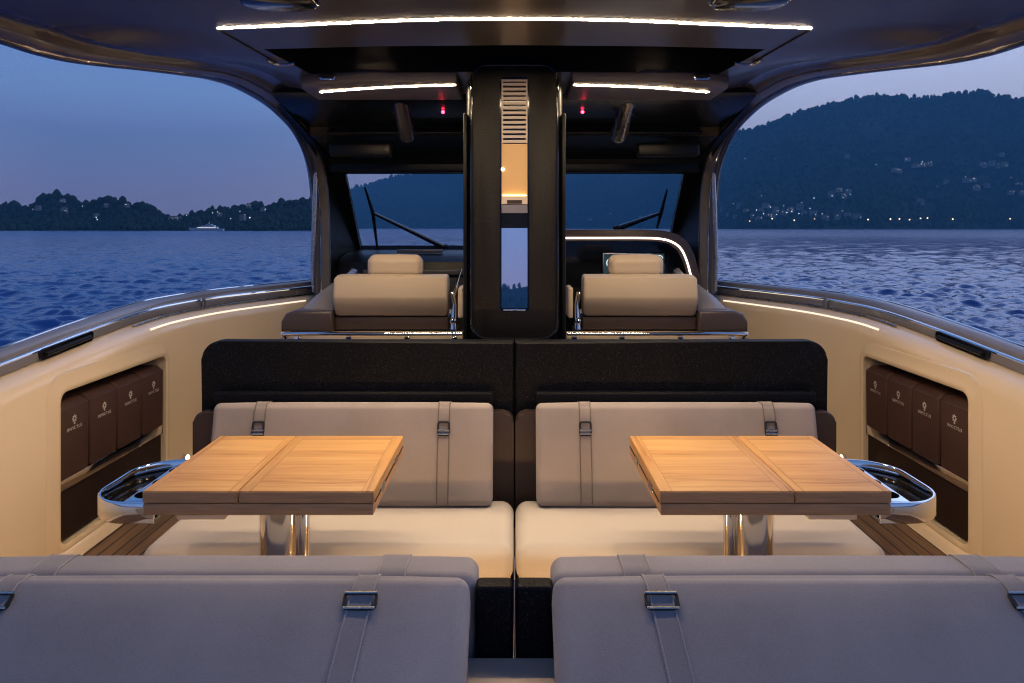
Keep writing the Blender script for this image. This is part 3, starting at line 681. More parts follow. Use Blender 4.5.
# ---------------------------------------------------------------- brown pouches with emblem and lettering
LET = text_mesh('INVICTUS', .0235)
def pouch(s, k):
    w = (RY1 - RY0 - .008) / 4; y0 = RY0 + .004 + k * w; y1 = y0 + w - .010; zt, zb = -.850, -1.217
    order = ['nearest the camera', 'second from the camera', 'third from the camera', 'farthest from the camera'][k]
    t = thing('storage_pouch', f'brown emblem pouch {order} in the {SIDE[s]} wall rack', 'pouch', (s * 2.25, (y0 + y1) / 2, zb), 'brown pouches in the wall racks')
    # cross-section in x/z, chamfered lid edge, extruded along y
    out = [(2.180, zb), (2.178, zt - .034), (2.183, zt - .026), (2.214, zt), (2.305, zt + .004), (2.31, zb)]
    bm = mprism([(s * a, b) for a, b in out], 'XZ', y0, y1, bev=.016, seg=3)
    put('body', bm, M['pouch'], t, angle=45)
    bm = bmesh.new(); tube(bm, [(s * 2.182, y0 + .012, zt - .030), (s * 2.182, y1 - .012, zt - .030)], .0028, 6); put('seam', bm, M['pod'], t)
    ym = (y0 + y1) / 2
    def face(px, pz): return Vector((s * 2.1772, ym - s * px, pz))
    me = LET.copy(); 
    for v in me.vertices: v.co = face(v.co.x, -.988 + v.co.y) + Vector((-s * v.co.z, 0, 0))
    put_mesh('lettering', me, M['white'], t, False)
    bm = bmesh.new(); c = -.942
    for q in range(8):
        a = R(90 + 45 * q); ca, sa = math.cos(a), math.sin(a); pts = []
        for m_ in range(8):
            b = 2 * math.pi * m_ / 8; lx, ly = .0128 + .0070 * math.cos(b), .0040 * math.sin(b)
            pts.append(face(lx * ca - ly * sa, c + lx * sa + ly * ca))
        f0 = [bm.verts.new(p) for p in pts]; f1 = [bm.verts.new(p + Vector((s * .001, 0, 0))) for p in pts]
        bm.faces.new(f0); bm.faces.new(f1[::-1])
        for m_ in range(8): bm.faces.new((f0[m_], f0[(m_ + 1) % 8], f1[(m_ + 1) % 8], f1[m_]))
    pts = [face(-.006, c - .028), face(.006, c - .028), face(.004, c - .006), face(-.004, c - .006)]
    f0 = [bm.verts.new(p) for p in pts]; f1 = [bm.verts.new(p + Vector((s * .001, 0, 0))) for p in pts]
    bm.faces.new(f0); bm.faces.new(f1[::-1])
    put('emblem', bm, M['white'], t, False)
for s in (-1, 1):
    for k in range(4): pouch(s, k)

# ---------------------------------------------------------------- folding teak tables
def table(s, xo, xi, xs, label):
    """xo outer edge, xi inner edge, xs seam between the leaves (absolute |x|)"""
    Y0, Y1, ZT = 2.341, 2.965, -.855
    t = thing('dining_table', label, 'table', (s * (xo + xi) / 2, 2.62, DECK), 'folding teak tables')
    def slab(a, b, z0, z1, bev): return mbox(s * a, s * b, Y0, Y1, z0, z1, bev=bev, seg=2)
    for a, b in ((xi, xs - .0015), (xs + .0015, xo)):
        lf = put('table_leaf', slab(a, b, ZT - .040, ZT, .004), M['teak'], t, angle=40)
    # lower folded leaf
    put('lower_leaf', slab(xi + .002, xo - .002, ZT - .080, ZT - .042, .004), M['teakside'], t, angle=40)
    # edge bands so that the front edges read darker end grain
    bm = bmesh.new()
    for a, b in ((xi + .005, xs - .006), (xs + .006, xo - .005)): box(bm, s * a, s * b, Y0 - .0025, Y0 + .004, ZT - .036, ZT - .005)
    put('edge_band', bm, M['teakside'], t, False)
    # hinge latches on the inner edge
    for y in (2.50, 2.78):
        put('hinge', mbox(s * (xi - .003), s * (xi + .008), y - .035, y + .035, ZT - .056, ZT - .030, bev=.004), M['satin'], t)
    bm = mbox(s * (xi - .002), s * (xi + .004), 2.36, 2.95, ZT - .0425, ZT - .0395); put('edge_groove', bm, M['padline'], t)
    # underframe
    put('underframe', mbox(s * (xi + .10), s * (xo - .12), 2.42, 2.88, ZT - .112, ZT - .081, bev=.006), M['satin'], t)
    put('slide_bracket', mbox(s * (xo - .26), s * (xo - .10), 2.365, 2.42, ZT - .104, ZT - .081, bev=.004), M['gel'], t)
    xp = (ux(280, 2.6) if s < 0 else ux(753, 2.6))
    bm = bmesh.new(); ol = [(xp + a, 2.62 + b) for a, b in rrect(.145, .15, .06, 8)]
    prism(bm, ol, 'XY', ZT - .105, DECK + .03); pd = put('pedestal', bm, M['chrome'], t, angle=30)
    xq = xp + (.085 if s < 0 else -.085)
    put('gas_strut', cyl(bmesh.new(), (xq, 2.60, ZT - .105), (xq, 2.60, DECK + .03), .022, 20), M['chrome'], t)
    put('base_plate', mbox(xp - .16, xp + .16, 2.45, 2.79, DECK + .004, DECK + .03, bev=.01), M['chrome'], t)
    # rounded chrome tray with cup holders on the outer edge
    zt, zb = -.898, -.968; ya, yb = 2.352, 2.80; xe = xo + .215; r = .15
    path = [(xo - .03, ya)]
    for k in range(9): a = R(-90 + 90 * k / 8); path.append((xe - r + r * math.cos(a), ya + r + r * math.sin(a)))
    for k in range(9): a = R(90 * k / 8); path.append((xe - r + r * math.cos(a), yb - r + r * math.sin(a)))
    path.append((xo - .03, yb)); n = len(path); rings = []
    pf = [(0, zb + .004), (.003, zb), (.009, zb), (.012, zb + .004), (.012, zt - .004), (.009, zt), (.003, zt), (0, zt - .004)]
    for i in range(n):
        p, q = Vector(path[max(i - 1, 0)]), Vector(path[min(i + 1, n - 1)]); tg = (q - p).normalized(); nm = Vector((-tg.y, tg.x)); c = Vector(path[i])
        rings.append([(s * (c.x + nm.x * o), c.y + nm.y * o, z) for o, z in pf])
    tr = put('tray_rim', loft(bmesh.new(), rings), M['chrome'], t, angle=50)
    put('tray_floor', mprism([(s * (a - .008 if a > xo else a), min(max(b, ya + .008), yb - .008)) for a, b in path], 'XY', zb + .004, zb + .014), M['blackgloss'], t)
    # holder insert with three cups
    hold = mbox(s * (xo - .02), s * (xo + .095), ya + .03, yb - .035, zb + .016, zt - .010, bev=.012)
    cuts = [cyl(bmesh.new(), (s * (xo + .042), ya + .105 + k * .122, zb + .03), (s * (xo + .042), ya + .105 + k * .122, zt + .05), .040, 24) for k in range(3)]
    put_mesh('cup_holder', boolean(hold, cuts, [M['chrome'], M['blackgloss']]), M['chrome'], t, angle=40)
    return t
table(-1, 1.211, .457, .899, 'folding teak table with chrome pedestal and cup tray, before the left sofa')
table(1, 1.227, .473, .912, 'folding teak table with chrome pedestal and cup tray, before the right sofa')

# ---------------------------------------------------------------- forward sofas (facing the camera)
def buckle(x, y, z, tilt, parent, w=.058, h=.066, rim=.018):
    """rectangular ladder buckle: black frame with steel bars, lying on a strap"""
    rot = Matrix.Rotation(tilt, 3, 'X')
    def P(a, b, c): return Vector((x, y, z)) + rot @ Vector((a, b, c))
    bm = bmesh.new(); ring = rrect(w, h, .012, 4); inner = rrect(w - rim, h - rim, .005, 4)
    A = [bm.verts.new(P(a, -.005, b)) for a, b in ring]; B = [bm.verts.new(P(a, -.005, b)) for a, b in inner]
    C = [bm.verts.new(P(a, .0, b)) for a, b in ring]; D = [bm.verts.new(P(a, .0, b)) for a, b in inner]
    n = len(ring)
    for i in range(n):
        j = (i + 1) % n
        bm.faces.new((A[i], A[j], B[j], B[i])); bm.faces.new((C[i], D[i], D[j], C[j])); bm.faces.new((A[i], C[i], C[j], A[j])); bm.faces.new((B[i], B[j], D[j], D[i]))
    b = put('buckle', bm, M['padline'], parent, angle=40)
    bm = bmesh.new()
    for zz in ((-h * .12, -h * .34) if h > .05 else (h * .42, -h * .40)): tube(bm, [P(-w / 2 + .003, -.005, zz), P(w / 2 - .003, -.005, zz)], .0045 if h > .05 else .0034, 8)
    put('buckle_bar', bm, M['satin'], parent)
    return b
def far_sofa(s):
    side = SIDE[s]
    t = thing('sofa', f'pale taupe sofa under the black backrest panel, behind the {side} table', 'sofa', (s * .73, 3.1, DECK), 'sofas facing the tables')
    c = Cushion(s * .745, 3.11, -1.341, 1.482, .54, .15, r=.055, puff=.008); put('seat_cushion', c.bm(), M['seat'], t, angle=60)
    put('base', mprism([(s * (.727 + a), 3.125 + b) for a, b in rrect(1.42, .50, .05, 5)], 'XY', DECK + .004, -1.40, bev=.006), M['gel'], t, angle=35)
    tl = math.atan2(.105, .445)
    bc = Cushion(s * .75, 3.335, -1.044, 1.30, .10, .452, r=.03, tilt=-tl, puff=.008)
    bk = put('back_cushion', bc.bm(), M['taupe'], t, angle=60)
    for x in (-.425, .425):
        bc.strap(s * x * 1.0, .050, M['taupestrap'], M['cord'], bk, z0=-.98, zb=.3)
        p = bc.world(bc.local(Vector((s * x, -bc.t / 2, bc.h / 2 * .50)), .006))
        buckle(p.x, p.y, p.z, -tl, bk)
    put('backrest_frame', mprism([(s * (.762 + a), -1.13 + b) for a, b in rrect(1.516, .515, .045, 5)], 'XZ', 3.40, 3.47, bev=.015, seg=3), M['brown'], t, angle=40)
    return t
for s in (-1, 1): far_sofa(s)
def console_panel(s):
    t = thing('backrest_panel', f'black speckled panel with rounded corner standing behind the {SIDE[s]} sofa', 'panel', (s * .75, 3.52, DECK))
    x0, x1, z0, z1, r = .0025, 1.512, -1.40, -.548, .085
    ol = [(x0, z0), (x1, z0)]
    for k in range(9): a = R(90 * k / 8); ol.append((x1 - r + r * math.cos(a), z1 - r + r * math.sin(a)))
    ol.append((x0, z1))
    put('panel_face', mprism([(s * a, b) for a, b in ol], 'XZ', 3.475, 3.56, bev=.012, seg=3), M['velvet'], t, angle=40)
    put('padded_ledge', mbox(s * .10, s * 1.44, 3.425, 3.474, -.842, -.782, bev=.014), M['velvet'], t, angle=40)
    put('plinth', mbox(s * .02, s * 1.45, 3.48, 3.55, DECK + .004, z0 - .003), M['black'], t)
for s in (-1, 1): console_panel(s)

# ---------------------------------------------------------------- aft sofas seen from behind, leaning pads, sunpad
def near_sofa(s):
    side = SIDE[s]
    t = thing('sofa', f'grey sofa seen from behind in front of the {side} table, only its backrest top showing', 'sofa', (s * .73, 2.05, DECK), 'sofas facing the bow')
    c = Cushion(s * .775, 1.925, -1.100, 1.355, .14, .40, r=.034, puff=.010); bk = put('back_cushion', c.bm(), M['grey'], t, angle=60)
    for x in (-.455, .455):
        c.strap(s * x, .070, M['greystrap'], M['cordlight'], bk, z0=.2, zb=-.6)
    c2 = Cushion(s * .7275, 2.14, -1.325, 1.447, .30, .14, r=.05, puff=.006); put('seat_cushion', c2.bm(), M['seat'], t, angle=60)
    put('base', mbox(s * .01, s * 1.44, 1.88, 2.27, DECK + .004, -1.40, bev=.01), M['gel'], t)
    for x in (.26, .74, 1.22):
        lp = put('courtesy_light', cyl(bmesh.new(), (s * x, 2.268, -1.46), (s * x, 2.276, -1.46), .026, 16), M['chrome'], t)
        put('lens', cyl(bmesh.new(), (s * x, 2.2765, -1.46), (s * x, 2.279, -1.46), .019, 16), M['step'], lp)
    c3 = Cushion(s * .0515, 1.872, -1.120, .097, .062, .40, r=.012, puff=.002); put('end_block', c3.bm(), M['velvet'], t, angle=60)
for s in (-1, 1): near_sofa(s)
put('gap_strip', mbox(-.0015, .0015, 1.84, 1.97, -1.29, -.90), M['rail'], None).name = 'gap_strip'
tag(bpy.data.objects['gap_strip'], 'thin pale strip between the two black end blocks at the bottom', 'trim strip')
def lean_pad(s):
    side = SIDE[s]
    t = thing('headrest_cushion', f'large grey reclined cushion with buckled straps, {side} of the foreground gap', 'cushion', (s * .75, 1.62, -1.1), 'reclined sunpad cushions')
    tl = math.atan2(.155, .12)                     # leaning back
    n = Vector((0, -.61, .79)); d = Vector((0, -.79, -.61)); top = Vector((0, 1.795, -.860))
    Lh, th = .40, .13
    c = top + d * (Lh / 2) - n * (th / 2)
    cu = Cushion(-.779 if s < 0 else .762, c.y, c.z, 1.335, th, Lh, r=.034, tilt=-math.acos(.61), puff=.014)
    b = put('pad', cu.bm(), M['grey'], t, angle=60)
    for x in (-.415, .462):
        cu.strap(s * x, .052, M['greystrap'], M['cordlight'], b, z0=-.98, zb=.2, slant=s * .035)
        p = cu.world(cu.local(Vector((s * (x + .006), -cu.t / 2, cu.h / 2 * .62)), .004))
        buckle(p.x, p.y, p.z, -math.acos(.61), b, w=.082, h=.044, rim=.014)
for s in (-1, 1): lean_pad(s)
c = Cushion(0, 1.21, -1.160, 2.86, 1.29, .13, r=.03, puff=.0)
t = thing('sunpad', 'beige sunpad surface seen in the gap between the two foreground cushions', 'sunpad', (0, 1.2, DECK))
put('pad', c.bm(), M['pad'], t, angle=60)
put('base', mbox(-1.42, 1.42, .6, 1.81, DECK + .004, -1.232, bev=.02), M['gel'], t)

# ---------------------------------------------------------------- central pillar
def pillar():
    t = thing('central_pillar', 'black central pillar with louvre, painted amber reflection and mirror between the helm seats', 'pillar', (0, 3.75, DECK))
    YF = 3.66; hw = 44 * YF / FP; zt, zb = vz(64, YF), vz(340, YF)
    ol = [(a, (zt + zb) / 2 + b) for a, b in rrect(hw * 2, zt - zb, .085, 8)]
    slot = [(a, (vz(77, YF) + vz(312, YF)) / 2 + b) for a, b in rrect(.150, vz(77, YF) - vz(312, YF), .024, 6)]
    me = boolean(mprism(ol, 'XZ', YF, YF + .14, bev=.012, seg=3), [mprism(slot, 'XZ', YF - .1, YF + .028)], [M['pillar'], M['blackgloss']])
    put_mesh('face', me, M['pillar'], t, angle=40)
    # proud rounded border
    bm = bmesh.new(); rg = [(a, YF - .002, (zt + zb) / 2 + b) for a, b in rrect(hw * 2 - .012, zt - zb - .012, .08, 8)]
    tube(bm, rg, .006, 8, loop=True); put('border', bm, M['blackgloss'], t)
    put('column', mbox(-.255, .255, YF + .142, YF + .62, DECK + .004, .795, bev=.03), M['black'], t)
    for s in (-1, 1):
        put('side_plate', mbox(s * .246, s * .268, YF + .10, YF + .20, -.70, .60, bev=.006), M['black'], t)
    yb = YF + .024
    # louvre
    zl1, zl0 = vz(79, YF), vz(143, YF)
    bm = bmesh.new(); nsl = 13
    box(bm, -.066, -.058, yb - .014, yb + .002, zl0, zl1); box(bm, .058, .066, yb - .014, yb + .002, zl0, zl1)
    pit = (zl1 - zl0) / (nsl + .4)
    for k in range(nsl + 1):
        z = zl1 - k * pit
        if k == 0: box(bm, -.058, .058, yb - .014, yb + .002, z - .010, z)
        else: box(bm, -.058, .058, yb - .014, yb + .002, max(zl0, z - pit * .28), z + pit * .28)
    put('louvre', bm, M['louvre'], t, False)
    za1, za0 = zl0 - .002, vz(196, YF)
    am = put('amber_reflection', mbox(-.066, .066, yb - .004, yb + .002, za0, za1), M['amber'], t)  # reflection of the lit ceiling, painted as an emitting plate
    put('reflection_dot', ball(bmesh.new(), (-.060, yb - .006, vz(169, YF)), .007, (1.2, .6, 1)), M['spot'], am)  # glowing dot, part of the same painted reflection
    bm = bmesh.new()  # ledge, trim and slots below stand in for more of that reflection
    box(bm, -.066, .066, yb - .016, yb + .002, vz(204, YF), za0 - .002, mi=0)
    put('reflected_ledge', bm, M['louvre'], t)
    put('added_glow_bar', mbox(-.060, .060, yb - .014, yb - .008, za0 + .001, za0 + .006), M['glow'], am)  # added emitter, makes the amber fade upward
    put('reflected_ledge_slot', mbox(-.038, .038, yb - .019, yb - .0165, vz(203.5, YF), vz(200, YF)), M['brown'], t)
    put('reflected_trim', mbox(-.066, .066, yb - .012, yb + .002, vz(213, YF), vz(204.5, YF)), M['rail'], t)
    put('reflected_dark_band', mbox(-.066, .066, yb - .010, yb + .002, vz(227, YF), vz(213.5, YF)), M['blackgloss'], t)
    # mirror, tilted up a little
    z1, z0 = vz(228, YF), vz(308, YF)
    bm = mbox(-.066, .066, -.002, .002, z0 - (z0 + z1) / 2, z1 - (z0 + z1) / 2); bmesh.ops.rotate(bm, verts=bm.verts[:], cent=(0, 0, 0), matrix=Matrix.Rotation(R(-3.6), 3, 'X'))
    bmesh.ops.translate(bm, verts=bm.verts[:], vec=(0, yb - .012, (z0 + z1) / 2)); put('mirror', bm, M['mirror'], t, False)
    put('mirror_ledge', mbox(-.058, .058, yb - .018, yb + .002, vz(311.5, YF), z0 - .004, bev=.003), M['chrome'], t)
pillar()

# ---------------------------------------------------------------- helm seats
def helm_seat(s, uc, label):
    Y = 4.6; xc = ux(uc, Y)
    t = thing('helm_chair', label, 'helm seat', (xc, Y + .25, DECK), 'helm seats')
    w = 113 * Y / FP
    # backrest: two stacked leather facets
    zt, zm, zb = vz(275, Y), vz(297, Y), vz(316, Y)
    prof = [(Y + .03, zt), (Y - .045, zt - .015), (Y - .065, zm + .01), (Y - .06, zm - .01), (Y - .015, zb + .01), (Y + .005, zb), (Y + .13, zb), (Y + .13, zt - .02), (Y + .10, zt)]
    bm = mprism(prof, 'YZ', xc - w / 2, xc + w / 2, bev=.022, seg=4); put('backrest', bm, M['tan'], t, angle=40)
    c = Cushion(xc, Y + .16, vz(267, Y + .1), 57 * Y / FP, .12, .15, r=.05, puff=.01); put('headrest', c.bm(), M['tan'], t, angle=60)
    put('lower_back', mbox(xc - w / 2 - .005, xc + w / 2 + .005, Y + .0, Y + .20, vz(331, Y), zb - .003, bev=.015), M['brown'], t)
    put('seat_cushion', mbox(xc - w / 2, xc + w / 2, Y + .205, Y + .62, -.70, -.58, bev=.05), M['tan'], t)
    put('seat_box', mbox(xc - w / 2 - .02, xc + w / 2 + .02, Y + .0, Y + .62, DECK + .004, -.705, bev=.01), M['brown'], t)
    # outboard pod: a padded roll with a rising side wing
    xo = ux(283, Y) if s < 0 else ux(746, Y); xin = xc + s * (w / 2 + .006)
    out = [(xin, vz(331, Y)), (xo, vz(331, Y)), (xo, vz(321, Y)), (xo - s * .03, vz(313, Y)), (xo - s * .09, vz(310, Y)), (xin, vz(310, Y))]
    put('armrest_pod', mprism(out, 'XZ', Y - .05, Y + .36, bev=.022, seg=3), M['pod'], t, angle=40)
    # wing: side fairing rising forward
    rings = []
    for k in range(7):
        f = k / 6; y = Y + .02 + .75 * f; z = vz(309, Y) + (.215) * (f ** .8); xw = xo - s * (.10 + .16 * f) 
        rings.append([(xin + s * .02, y, DECK + .4), (xw, y, DECK + .4), (xw, y, z - .03), (xw - s * .02, y, z), (xin + s * .06, y, z + .005), (xin + s * .02, y, z - .01)])
    put('side_wing', loft(bmesh.new(), rings), M['rail'], t, angle=35)
    put('wing_button', cyl(bmesh.new(), (xo - s * .16, Y + .17, -.50), (xo - s * .16, Y + .17, -.46), .012, 12), M['chrome'], t)
    # chrome rail with posts
    xi = ux(463, Y) if s < 0 else ux(566, Y); zr = vz(334, Y - .08)
    bm = bmesh.new(); pts = smoothpath([(xi, Y - .08, zr), (xc, Y - .085, zr), (xo - s * .08, Y - .08, zr), (xo - s * .035, Y - .06, zr - .03), (xo - s * .02, Y - .04, zr - .14)], 6); tube(bm, pts, .0135, 12)
    rl = put('grab_rail', bm, M['chrome'], t)
    for f in (.04, .30, .62, .90):
        x = xi + (xo - xi) * f; put('rail_post', mbox(x - .018, x + .018, Y - .09, Y - .06, zr - .16, zr - .015, bev=.004), M['chrome'], t)
    put('front_fascia', mbox(xi, xo, Y - .05, Y - .005, DECK + .004, vz(332, Y - .05), bev=.004), M['gel'], t)
    # hinge arm between seat and pillar, with its small padded armrest
    xh = xc - s * (w / 2 + .035)
    put('hinge_arm', tube(bmesh.new(), [(xh, Y - .02, vz(329, Y)), (xh - s * .005, Y + .0, vz(305, Y)), (xh + s * .012, Y + .03, vz(293, Y))], [.022, .014, .018], 12), M['chrome'], t)
    put('hinge_knob', ball(bmesh.new(), (xh, Y - .045, vz(320, Y)), .022), M['chrome'], t)
    put('inner_armrest', mbox(xh - s * .030, xh - s * .062, Y - .03, Y + .18, vz(318, Y), vz(287, Y), bev=.012), M['tan'], t)
    if s < 0:
        bm = tube(bmesh.new(), [(xh - s * .0, Y + .04, vz(296, Y)), (xh - s * .04, Y + .16, vz(270, Y + .1))], [.016, .012], 10, flat=.5); put('lever', bm, M['chrome'], t)
helm_seat(-1, 391.5, 'beige leather helm seat on the left, facing the plain black dashboard')
helm_seat(1, 639.5, 'beige leather helm seat on the right, facing the lit console with the screen')

# ---------------------------------------------------------------- helm console, dashboard, windscreen
def helm_console():
    Y = 5.55
    t = thing('helm_console', 'brown cowled helm console outlined by a white light strip, with a display screen', 'console', (.9, Y + .2, DECK))
    def P(u, v): return (ux(u, Y), vz(v, Y))
    outer = [P(556, 400), P(556, 229.5)] + [P(u, v) for u, v in ((640, 229.5), (664, 230.5), (678, 234), (688, 242), (695, 256), (700, 276), (704, 300), (706, 400))]
    inner = [P(560, 402), P(560, 241)] + [P(u, v) for u, v in ((640, 241), (658, 241.5), (669, 244), (677, 250), (683, 262), (689, 282), (692, 300), (694, 402))]
    me = boolean(mprism(outer, 'XZ', Y, Y + .55, bev=.010), [mprism(inner, 'XZ', Y - .1, Y + .40)], [M['pod'], M['blackgloss']])
    put_mesh('cowl', me, M['pod'], t, angle=35)
    led = [P(u, v) for u, v in ((559, 238), (600, 238), (640, 238), (660, 238.8), (672, 242), (681, 249), (687, 262), (692, 281), (694, 291))]
    bm = bmesh.new(); tube(bm, smoothpath([(a, Y - .004, b) for a, b in led], 5), .0075, 8); put('light_strip', bm, M['ledarch'], t)
    put('instrument_board', mbox(.36, 1.33, Y + .36, Y + .395, -1.0, -.09), M['blackgloss'], t)
    ys = Y + .30; x0, x1, z0, z1 = ux(604, ys), ux(664, ys), vz(279, ys), vz(254, ys)
    fr = put('screen_frame', mbox(x0 - .012, x1 + .012, ys, ys + .03, z0 - .012, z1 + .012, bev=.006), M['satin'], t)
    sc = put('screen', mbox(x0, x1, ys - .004, ys - .0015, z0, z1), M['screen'], t)
    bm = bmesh.new()
    gx, gz = ux(611, ys), vz(263, ys)
    rg = [(gx + .036 * math.cos(a), ys - .006, gz + .036 * math.sin(a)) for a in np.linspace(0, 2 * math.pi, 20)[:-1]]
    tube(bm, rg, .004, 6, loop=True)
    for k in range(10):
        a = k * .63; tube(bm, [(gx + .018 * math.cos(a), ys - .006, gz + .018 * math.sin(a)), (gx + .030 * math.cos(a), ys - .006, gz + .030 * math.sin(a))], .003, 4)
    gx2 = ux(659, ys); rg = [(gx2 + .03 * math.cos(a), ys - .006, vz(259, ys) + .03 * math.sin(a)) for a in np.linspace(0.2, 2.9, 10)]
    tube(bm, rg, .004, 6)
    for k in range(3): box(bm, ux(622, ys), ux(650, ys), ys - .0075, ys - .005, vz(256.5 + k * 2.4, ys), vz(255.6 + k * 2.4, ys))
    put('dial', bm, M['screenink'], sc)
helm_console()
def dashboard():
    t = thing('dashboard', 'plain black dashboard below the windscreen behind the left helm seat', 'dashboard', (-.6, 6.2, DECK))
    ol = [(5.75, DECK + .004), (5.75, vz(283, 5.75)), (5.80, vz(262, 5.8)), (5.90, vz(256, 5.9)), (6.10, vz(252.5, 6.1)), (6.55, vz(249.5, 6.55)), (6.62, DECK + .004)]
    put('dash_body', mprism(ol, 'YZ', -1.42, .26, bev=.015), M['black'], t, angle=35)
    put('shelf_lip', mbox(-1.2, -.38, 5.70, 5.746, vz(275, 5.7), vz(270, 5.7), bev=.005), M['roof'], t)
    put('air_vent', mbox(-.98, -.60, 5.985, 6.06, vz(252.8, 6.0), vz(249.6, 6.0), bev=.005), M['roof'], t)
    ol = [(6.11, DECK + .004), (6.11, vz(249, 6.1)), (6.55, vz(247, 6.55)), (6.62, DECK + .004)]
    put('dash_wing', mprism(ol, 'YZ', .262, 1.42, bev=.01), M['black'], t, angle=35)
dashboard()

YT, YB = 5.62, 6.58
def wline(f, x, z0=vz(249.0, 6.58), z1=vz(170.5, 5.62)): return (x, YB + (YT - YB) * f, z0 + (z1 - z0) * f)
def windscreen():
    t = thing('windscreen', 'raked windscreen in a black frame with two wipers, ahead of the helm seats', 'windscreen', (0, 6.4, -.5))
    xt, xb = -ux(345, YT), -ux(361, YB)
    dv = (Vector(wline(1, 0)) - Vector(wline(0, 0))).normalized(); nn = Vector((0, -dv.z, dv.y)); nn = nn if nn.y > 0 else -nn
    def slab(corners, d0, d1):
        return loft(bmesh.new(), [[Vector(c) + nn * d0 for c in corners], [Vector(c) + nn * d1 for c in corners]])
    for s in (-1, 1):
        put('pane', slab([wline(.0, s * .04), wline(0, s * (xb + .02)), wline(1, s * (xt + .02)), wline(1, s * .04)], .0, .006), M['glass'], t, False)
        put('side_frame', slab([wline(-.05, s * (xb - .004)), wline(-.05, s * (xb + .16)), wline(1.06, s * (xt + .25)), wline(1.06, s * (xt - .004))], -.03, .03), M['black'], t, False)
        bm = bmesh.new(); tube(bm, [Vector(wline(0, s * (xb - .004))) - nn * .032, Vector(wline(1, s * (xt - .004))) - nn * .032], .006, 6); put('pane_trim', bm, M['satin'], t)
    put('header', slab([wline(1.0, -xt - .2), wline(1.0, xt + .2), wline(1.16, xt + .2), wline(1.16, -xt - .2)], -.035, .04), M['black'], t, False)
    put('sill', slab([wline(-.05, -xb - .1), wline(-.05, xb + .1), wline(.004, xb + .1), wline(.004, -xb - .1)], -.033, .035), M['black'], t, False)
    put('centre_post', slab([wline(0, -.045), wline(0, .045), wline(1, .045), wline(1, -.045)], -.034, .034), M['black'], t, False)
    def onglass(u, v, off=.03):
        # ray through the windscreen plane
        p0 = Vector(wline(0, 0)) + nn * off; d = Vector(((u - CX) / FP, 1, -(v - HY) / FP)); k = p0.dot(nn) / d.dot(nn); return d * k
    def wiper(b0, b1, m, piv):
        w = put('wiper_arm', tube(bmesh.new(), [onglass(*piv), onglass(*m)], [.026, .013], 8), M['blackgloss'], t)
        put('wiper_blade', tube(bmesh.new(), [onglass(*b0, .022), onglass(*m, .035), onglass(*b1, .022)], [.008, .018, .010], 8), M['black'], w)
        put('wiper_pivot', ball(bmesh.new(), onglass(*piv), .045, (1.3, .8, .6)), M['black'], w)
    wiper((365, 188), (377, 246), (373, 213), (444, 247))
    wiper((667, 190), (657, 228), (661, 213), (619, 228))
windscreen()

